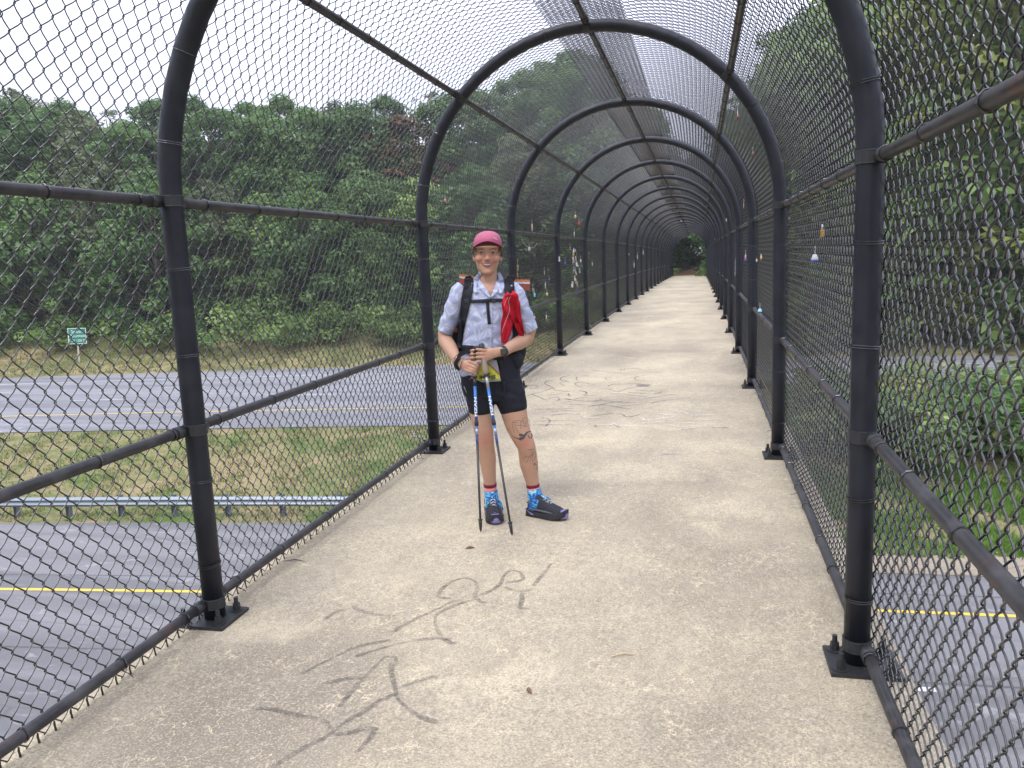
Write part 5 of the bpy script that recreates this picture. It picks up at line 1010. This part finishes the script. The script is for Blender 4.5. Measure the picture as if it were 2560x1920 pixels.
# ------------------------------------------------------------------ love locks and trinkets on the fence
M['brass'] = flat('brass', (.42, .27, .09), .35, .6, var=.25); M['steel'] = flat('steel', (.45, .46, .48), .3, .7); M['tw'] = flat('trinket_white', (.5, .5, .5), .5); M['tb'] = flat('trinket_blue', (.06, .12, .50), .5); M['tlb'] = flat('trinket_lightblue', (.25, .55, .68), .5)
M['tpk'] = flat('trinket_pink', (.70, .25, .25), .5); M['trd'] = flat('trinket_red', (.5, .02, .04), .5); M['tbr'] = flat('trinket_brown', (.16, .08, .05), .6); M['tan'] = flat('trinket_tan', (.55, .42, .25), .6); M['tdk'] = flat('trinket_dark', (.05, .045, .04), .4, .4)
def fence_pt(u, v, side, inset=.012):
    P_ = on_x(u, v, side*(RM-inset)); k = ray(u, v); zc = deckz(P_.y)+HS
    if P_.z > zc+.05:   # arched part: intersect the barrel
        lo, hi = .2, (P_-CAM).length*1.4
        f_ = lambda t: math.hypot((CAM+k*t).x, (CAM+k*t).z-deckz((CAM+k*t).y)-HS)-(RM-inset)
        a, b = .1, 60.
        for _ in range(60):
            m_ = (a+b)/2
            if f_(m_) < 0: a = m_
            else: b = m_
        P_ = CAM+k*a
    return P_
LOCKS = {}
def padlock(P_, side, sz, mat, label, tilt=0., grp='padlocks hanging on the fence'):
    e = empty('padlock', P_, PI/2 if side > 0 else -PI/2); e.rotation_euler = (0, tilt, e.rotation_euler.z); e.scale = (sz, sz, sz); key = mat
    if key not in LOCKS:
        mb = MB(); mb.box((-.5, -.2, -.9), (.5, .2, 0)); b = mesh('body', mb.v, mb.f, False); b.materials.append(M[mat])
        mb = MB(); mb.tube([(-.32, 0, -.03), (-.32, 0, .3)]+[(-.32*math.cos(t), 0, .3+.32*math.sin(t)) for t in np.linspace(.3, PI-.3, 6)]+[(.32, 0, .3), (.32, 0, -.03)], .085, 8); s_ = mesh('shackle', mb.v, mb.f); s_.materials.append(M['steel']); LOCKS[key] = (b, s_)
    b = link('body', LOCKS[key][0], None, e); bevel(b, .08, 2); link('shackle', LOCKS[key][1], None, e); tag(e, label, 'padlock', grp)
def charm(P_, side, sz, mat, label, name='charm', shape='bead', tilt=0., mat2=None, cat='trinket', grp=None):
    e = empty(name, P_, PI/2 if side > 0 else -PI/2); e.rotation_euler = (0, tilt, e.rotation_euler.z); e.scale = (sz, sz, sz); mb = MB()
    mb.tube([(0, .0, .1), (.05, -.02, .5), (-.03, -.03, .9), (.0, -.0, 1.2)], .05, 5); s_ = mb.build('string', M['steel'], e)
    mb = MB()
    if shape == 'bead': mb.ell((0, 0, -.3), (.45, .3, .5), 10)
    elif shape == 'bell': mb.tube([(0, 0, .05), (0, 0, -.1), (0, 0, -.6), (0, 0, -.75)], [.15, .32, .48, .5], 14)
    elif shape == 'ring': mb.ring((0, 0, -.4), (0, 1, 0), .36, .16, 14, 0, 8)
    elif shape == 'tagp': mb.box((-.35, -.05, -1.1), (.35, .05, 0))
    elif shape == 'bow':
        for s in (-1, 1): mb.ell((s*.35, 0, 0), (.4, .12, .26), 8)
        mb.tube([(0, 0, 0), (.1, 0, -.5), (.35, 0, -.9)], [.1, .12, .05], 6)
    elif shape == 'ribbon': mb.tube([(-.1, 0, .3), (.1, 0, -.3), (-.05, 0, -.9), (.2, 0, -1.5)], [.1, .14, .14, .08], 6)
    mb.build('pendant', M[mat], e, True)
    if mat2: mb = MB(); (mb.tube([(0, 0, -.752), (0, 0, -.78), (0, 0, -1.02)], [.52, .54, .46], 14) if shape == 'bell' else mb.ell((0, 0, -1.), (.4, .28, .4), 8)); mb.build('base', M[mat2], e, True)
    tag(e, label, cat, grp); return e
def U6(x, y): return 1150+.30135*x, 400+.30135*y
def U7(x, y): return 1300+.18081*x, 560+.18081*y
def U8(x, y): return 1560+.18083*x, 520+.18083*y
def U9(x, y): return 1700+.36166*x, 300+.36166*y
L_ = lambda uv, ins=.02: fence_pt(*uv, -1, ins); R_ = lambda uv, ins=.02: fence_pt(*uv, 1, ins)
padlock(R_(U9(982, 760)), 1, .040, 'brass', 'tan square padlock high on the right fence bay beside the near post', .05)
charm(R_(U9(932, 930)), 1, .036, 'tw', 'white bell shaped trinket with blue rim on the right fence', 'bell_charm', 'bell', 0, 'tb')
padlock(R_(U9(560, 945)), 1, .040, 'brass', 'brass padlock hanging tilted beside the third right post', .6); charm(R_(U9(530, 968)), 1, .03, 'tw', 'white oval charm under the tilted brass padlock', 'charm', 'bead', .9)
charm(R_(U9(453, 935)), 1, .055, 'tpk', 'pink round charm over a blue one between two right posts', 'charm', 'ring', 0, 'tb')
for i, (x, y) in enumerate([(1548, 600), (1545, 680), (1540, 742), (1540, 790), (1538, 825), (1535, 890)]): charm(R_(U8(x, y)), 1, .055, 'tw', ['topmost', 'second', 'third', 'fourth', 'fifth', 'lowest'][i]+' white tag of the string on the right fence', 'white_tag', 'tagp', .3*(-1)**i, None, 'trinket', 'white tags strung on the right fence')
charm(R_(U9(552, 1305)), 1, .045, 'tlb', 'pale blue bell charm low on the right fence', 'bell_charm', 'bell', .2); charm(R_(U9(440, 580)), 1, .05, 'tan', 'small tan charm above the upper right rail', 'charm', 'tagp'); charm(R_(U9(646, 410)), 1, .035, 'tw', 'white leaf shaped charm beside the second right post', 'charm', 'bead')
charm(R_(U9(323, 682)), 1, .07, 'tw', 'small white bead high on the right fence', 'charm', 'bead'); charm(R_(U8(1455, 725)), 1, .06, 'tw', 'tiny white charm between two far right posts', 'charm', 'bead'); charm(R_(U8(1262, 420)), 1, .08, 'tw', 'tiny white bead at the far upper right rail', 'charm', 'bead'); charm(R_(U8(1172, 590)), 1, .1, 'tw', 'tiny white bead near the far end on the right', 'charm', 'bead')
charm(R_((1844, 279)), 1, .045, 'tw', 'white and brown trinket under the curved roof mesh', 'charm', 'tagp', .1, 'tbr'); charm(R_((1882, 382)), 1, .04, 'tbr', 'dark red brown charm on the curved right side', 'charm', 'bead'); charm(L_((1586.4, 339)), -1, .05, 'tbr', 'brown charm under the roof beside the centre rail', 'charm', 'tagp')
P_ = R_(U8(1783, 582)); zz = 2; yb = Y0+2*SP
stk = MB(); stk.box((-.016, -.002, -.036), (.016, 0, .036)); o = stk.build('sticker', M['tw']); k = ray(*U8(1783, 582)); Pp = CAM+k*((yb-.047)/k.y); o.location = Pp; bevel(o, .006, 3); tag(o, 'white rectangular sticker on the third right fence post', 'sticker')
o = stk.build('sticker', M['tw']); k = ray(*U7(540, 485)); o.location = CAM+k*((Y0+3*SP-.047)/k.y); o.scale = (.9, 1, 1.); tag(o, 'small white sticker on a left fence post behind the hiker', 'sticker')
# left side
for (u, sz, mt, sh_, lab) in [(U6(598, 540), .055, 'tan', 'ribbon', 'tan ribbon charm above the upper left rail'), (U6(575, 728), .05, 'tw', 'bead', 'white pendant on a V shaped chain on the left fence'), (U6(480, 870), .06, 'brass', 'tagp', 'upper brass tag beside the post behind the hiker shoulder'), (U6(478, 935), .05, 'brass', 'tagp', 'lower brass tag beside the post behind the hiker shoulder'),
      (U6(740, 985), .04, 'tb', 'bead', 'dark blue bead charm on the left fence'), (U6(700, 920), .05, 'steel', 'tagp', 'grey metal tag on the left fence above the blue bead'), (U6(732, 930), .045, 'tbr', 'tagp', 'brown tag next to the grey metal tag'), (U6(708, 1025), .045, 'tw', 'ribbon', 'pale ribbon charm right of the foam pad'), (U6(722, 1105), .05, 'tan', 'bead', 'beige pendant below the pale ribbon charm'),
      (U6(605, 1065), .05, 'steel', 'tagp', 'silver tag above the light blue charm'), (U6(618, 1105), .055, 'tlb', 'ring', 'light blue ring charm beside the hiker sleeve'), (U6(717, 1295), .05, 'tw', 'bow', 'small white bow low on the left fence'), (U6(618, 1300), .04, 'tan', 'bead', 'orange bead at the hiker sleeve hem'), (U6(872, 845), .055, 'tb', 'ring', 'blue and white ring charm on the left fence'),
      (U6(987, 520), .07, 'trd', 'bead', 'red flower charm above the upper left rail'), (U6(957, 460), .06, 'tan', 'bead', 'pale orange bead above the red flower charm'), (U6(948, 600), .05, 'tw', 'ribbon', 'thin white ribbon above the upper left rail'), (U7(840, 490), .06, 'tw', 'ring', 'white ring charm right of the lock cluster'), (U7(790, 900), .06, 'tb', 'tagp', 'bright blue tag below the lock cluster'),
      (U7(955, 440), .07, 'tbr', 'tagp', 'brown tag on the bay right of the lock cluster'), (U7(1000, 545), .06, 'tw', 'bow', 'white bow right of the brown tag'), (U7(940, 700), .07, 'tbr', 'ribbon', 'brown ribbon beside the post right of the lock cluster'), (U7(692, 315), .05, 'tan', 'tagp', 'tan tag above the lock cluster'), (U8(62, 630), .08, 'tw', 'bead', 'white bead on a far left bay'),
      (U8(185, 655), .09, 'tw', 'ribbon', 'upper white streamer on a far left bay'), (U8(140, 770), .09, 'tw', 'ribbon', 'lower white streamer on a far left bay'), (U8(265, 600), .09, 'tw', 'ribbon', 'farthest white streamer on the left fence'), (U8(790, 165), .12, 'tw', 'bead', 'white bead under the far roof'), ((1113, 498), .03, 'tpk', 'bead', 'faded pink flower caught in the left mesh above the rail')]:
    charm(L_(u), -1, sz, mt, lab, 'charm', sh_)
lk = [(745, 360), (768, 385), (740, 405), (778, 430), (735, 455), (770, 482), (742, 500), (785, 540), (733, 545), (742, 610), (762, 632), (745, 665), (775, 680), (782, 712), (760, 745), (776, 785), (792, 822), (722, 828), (738, 832), (806, 600), (826, 640)]
cols = ['steel', 'tdk', 'brass', 'tdk', 'tw', 'brass', 'steel', 'tw', 'tdk', 'tdk']
for i, (x, y) in enumerate(lk): padlock(L_(U7(x, y), .02+.012*(i % 3)), -1, .055+.01*(i % 2), cols[i % 10], {'steel': 'steel', 'tdk': 'dark', 'brass': 'brass', 'tw': 'white'}[cols[i % 10]]+' padlock, '+nth(i)+' from the top of the lock cluster', rg.uniform(-.5, .5), 'padlocks in the hanging cluster on the left fence')
for a, b, lab in (((U6(508, 650)), (U6(575, 722)), 'left half of the thin chain holding the white pendant'), ((U6(640, 690)), (U6(577, 722)), 'right half of the thin chain holding the white pendant')):
    A_, B_ = L_(a), L_(b); mb = MB(); pts = [A_.lerp(B_, t)-A_-Vector((0, 0, .03*math.sin(PI*t))) for t in np.linspace(0, 1, 9)]; mb.tube(pts, .003, 5); o = mb.build('thin_chain', M['steel'], None, True); o.location = A_; tag(o, lab, 'chain')
A_, B_ = L_(U7(940, 1388), .03), L_(U7(1000, 1440), .05); mb = MB(); mb.tube([Vector(), (B_-A_)*.5+Vector((0, 0, .02)), B_-A_], .004, 5); o = mb.build('string_scrap', M['tw'], None, True); o.location = A_; tag(o, 'short white string tied near the foot of a left post', 'string')
# pale plastic strap outside the second left post, dead leaf and twig on the deck
A_ = on_x(1030, 1090, -1.44); B_ = on_x(1062, 1108, -1.44); mb = MB(); mb.tube([Vector((0, 0, 0)), (B_-A_)*.5+Vector((0, .02, .012)), (B_-A_)], [.006, .008, .006], 6); mb.tube([Vector((.0, 0, 0)), Vector((.01, .01, .02)), Vector((.02, .04, .01))], .004, 5); o = mb.build('plastic_strap', M['tw'], None, True); o.location = A_; tag(o, 'pale plastic strap stuck outside the second left post', 'strap')
for (u, v_, L0, an, nm, lab, mt) in [(1175, 1371, .05, .4, 'dead_leaf', 'tiny brown dead leaf on the deck near the top of the scrawl', 'tbr'), (736, 1404, .12, .1, 'twig', 'thin dark twig at the foot of the left rail', 'tdk'), (1325, 1727, .045, 2, 'dead_leaf', 'small rust brown leaf crumb right of the scrawl', 'tbr'), (1053, 1147, .06, -.3, 'twig', 'short brown twig beside the second left base plate', 'tbr'), (1560, 1640, .10, .3, 'twig', 'pale dry twig lying on the deck at right', 'tan')]:
    P_ = on_deck(u, v_, .003); mb = MB(); mb.tube([(-L0/2, 0, 0), (0, L0*.12, .004), (L0/2, 0, .0)], [.0015, .003 if 'twig' == nm else .008, .001], 6); o = mb.build(nm, M[mt], None, True); o.location = P_+Vector((0, 0, .002)); o.rotation_euler = (0, 0, an); tag(o, lab, nm.replace('_', ' '))

v = [(x, y, z) for z in (-7.6, 32.) for y in (-62, 260) for x in (-160, 135)]
hm = mesh('haze', v, [(0, 2, 3, 1), (4, 5, 7, 6), (0, 1, 5, 4), (2, 6, 7, 3), (0, 4, 6, 2), (1, 3, 7, 5)], False); hmat = bpy.data.materials.new('haze_air'); hmat.use_nodes = True; ht = hmat.node_tree; ht.nodes.remove(ht.nodes['Principled BSDF'])
pv = ht.nodes.new('ShaderNodeVolumePrincipled'); pv.inputs['Color'].default_value = (.9, .94, 1, 1); pv.inputs['Density'].default_value = .00042; ht.links.new(pv.outputs[0], ht.nodes['Material Output'].inputs['Volume'])
tag(link('haze', hm, hmat), 'thin pale haze between the footbridge and the far trees', 'haze', kind='stuff')
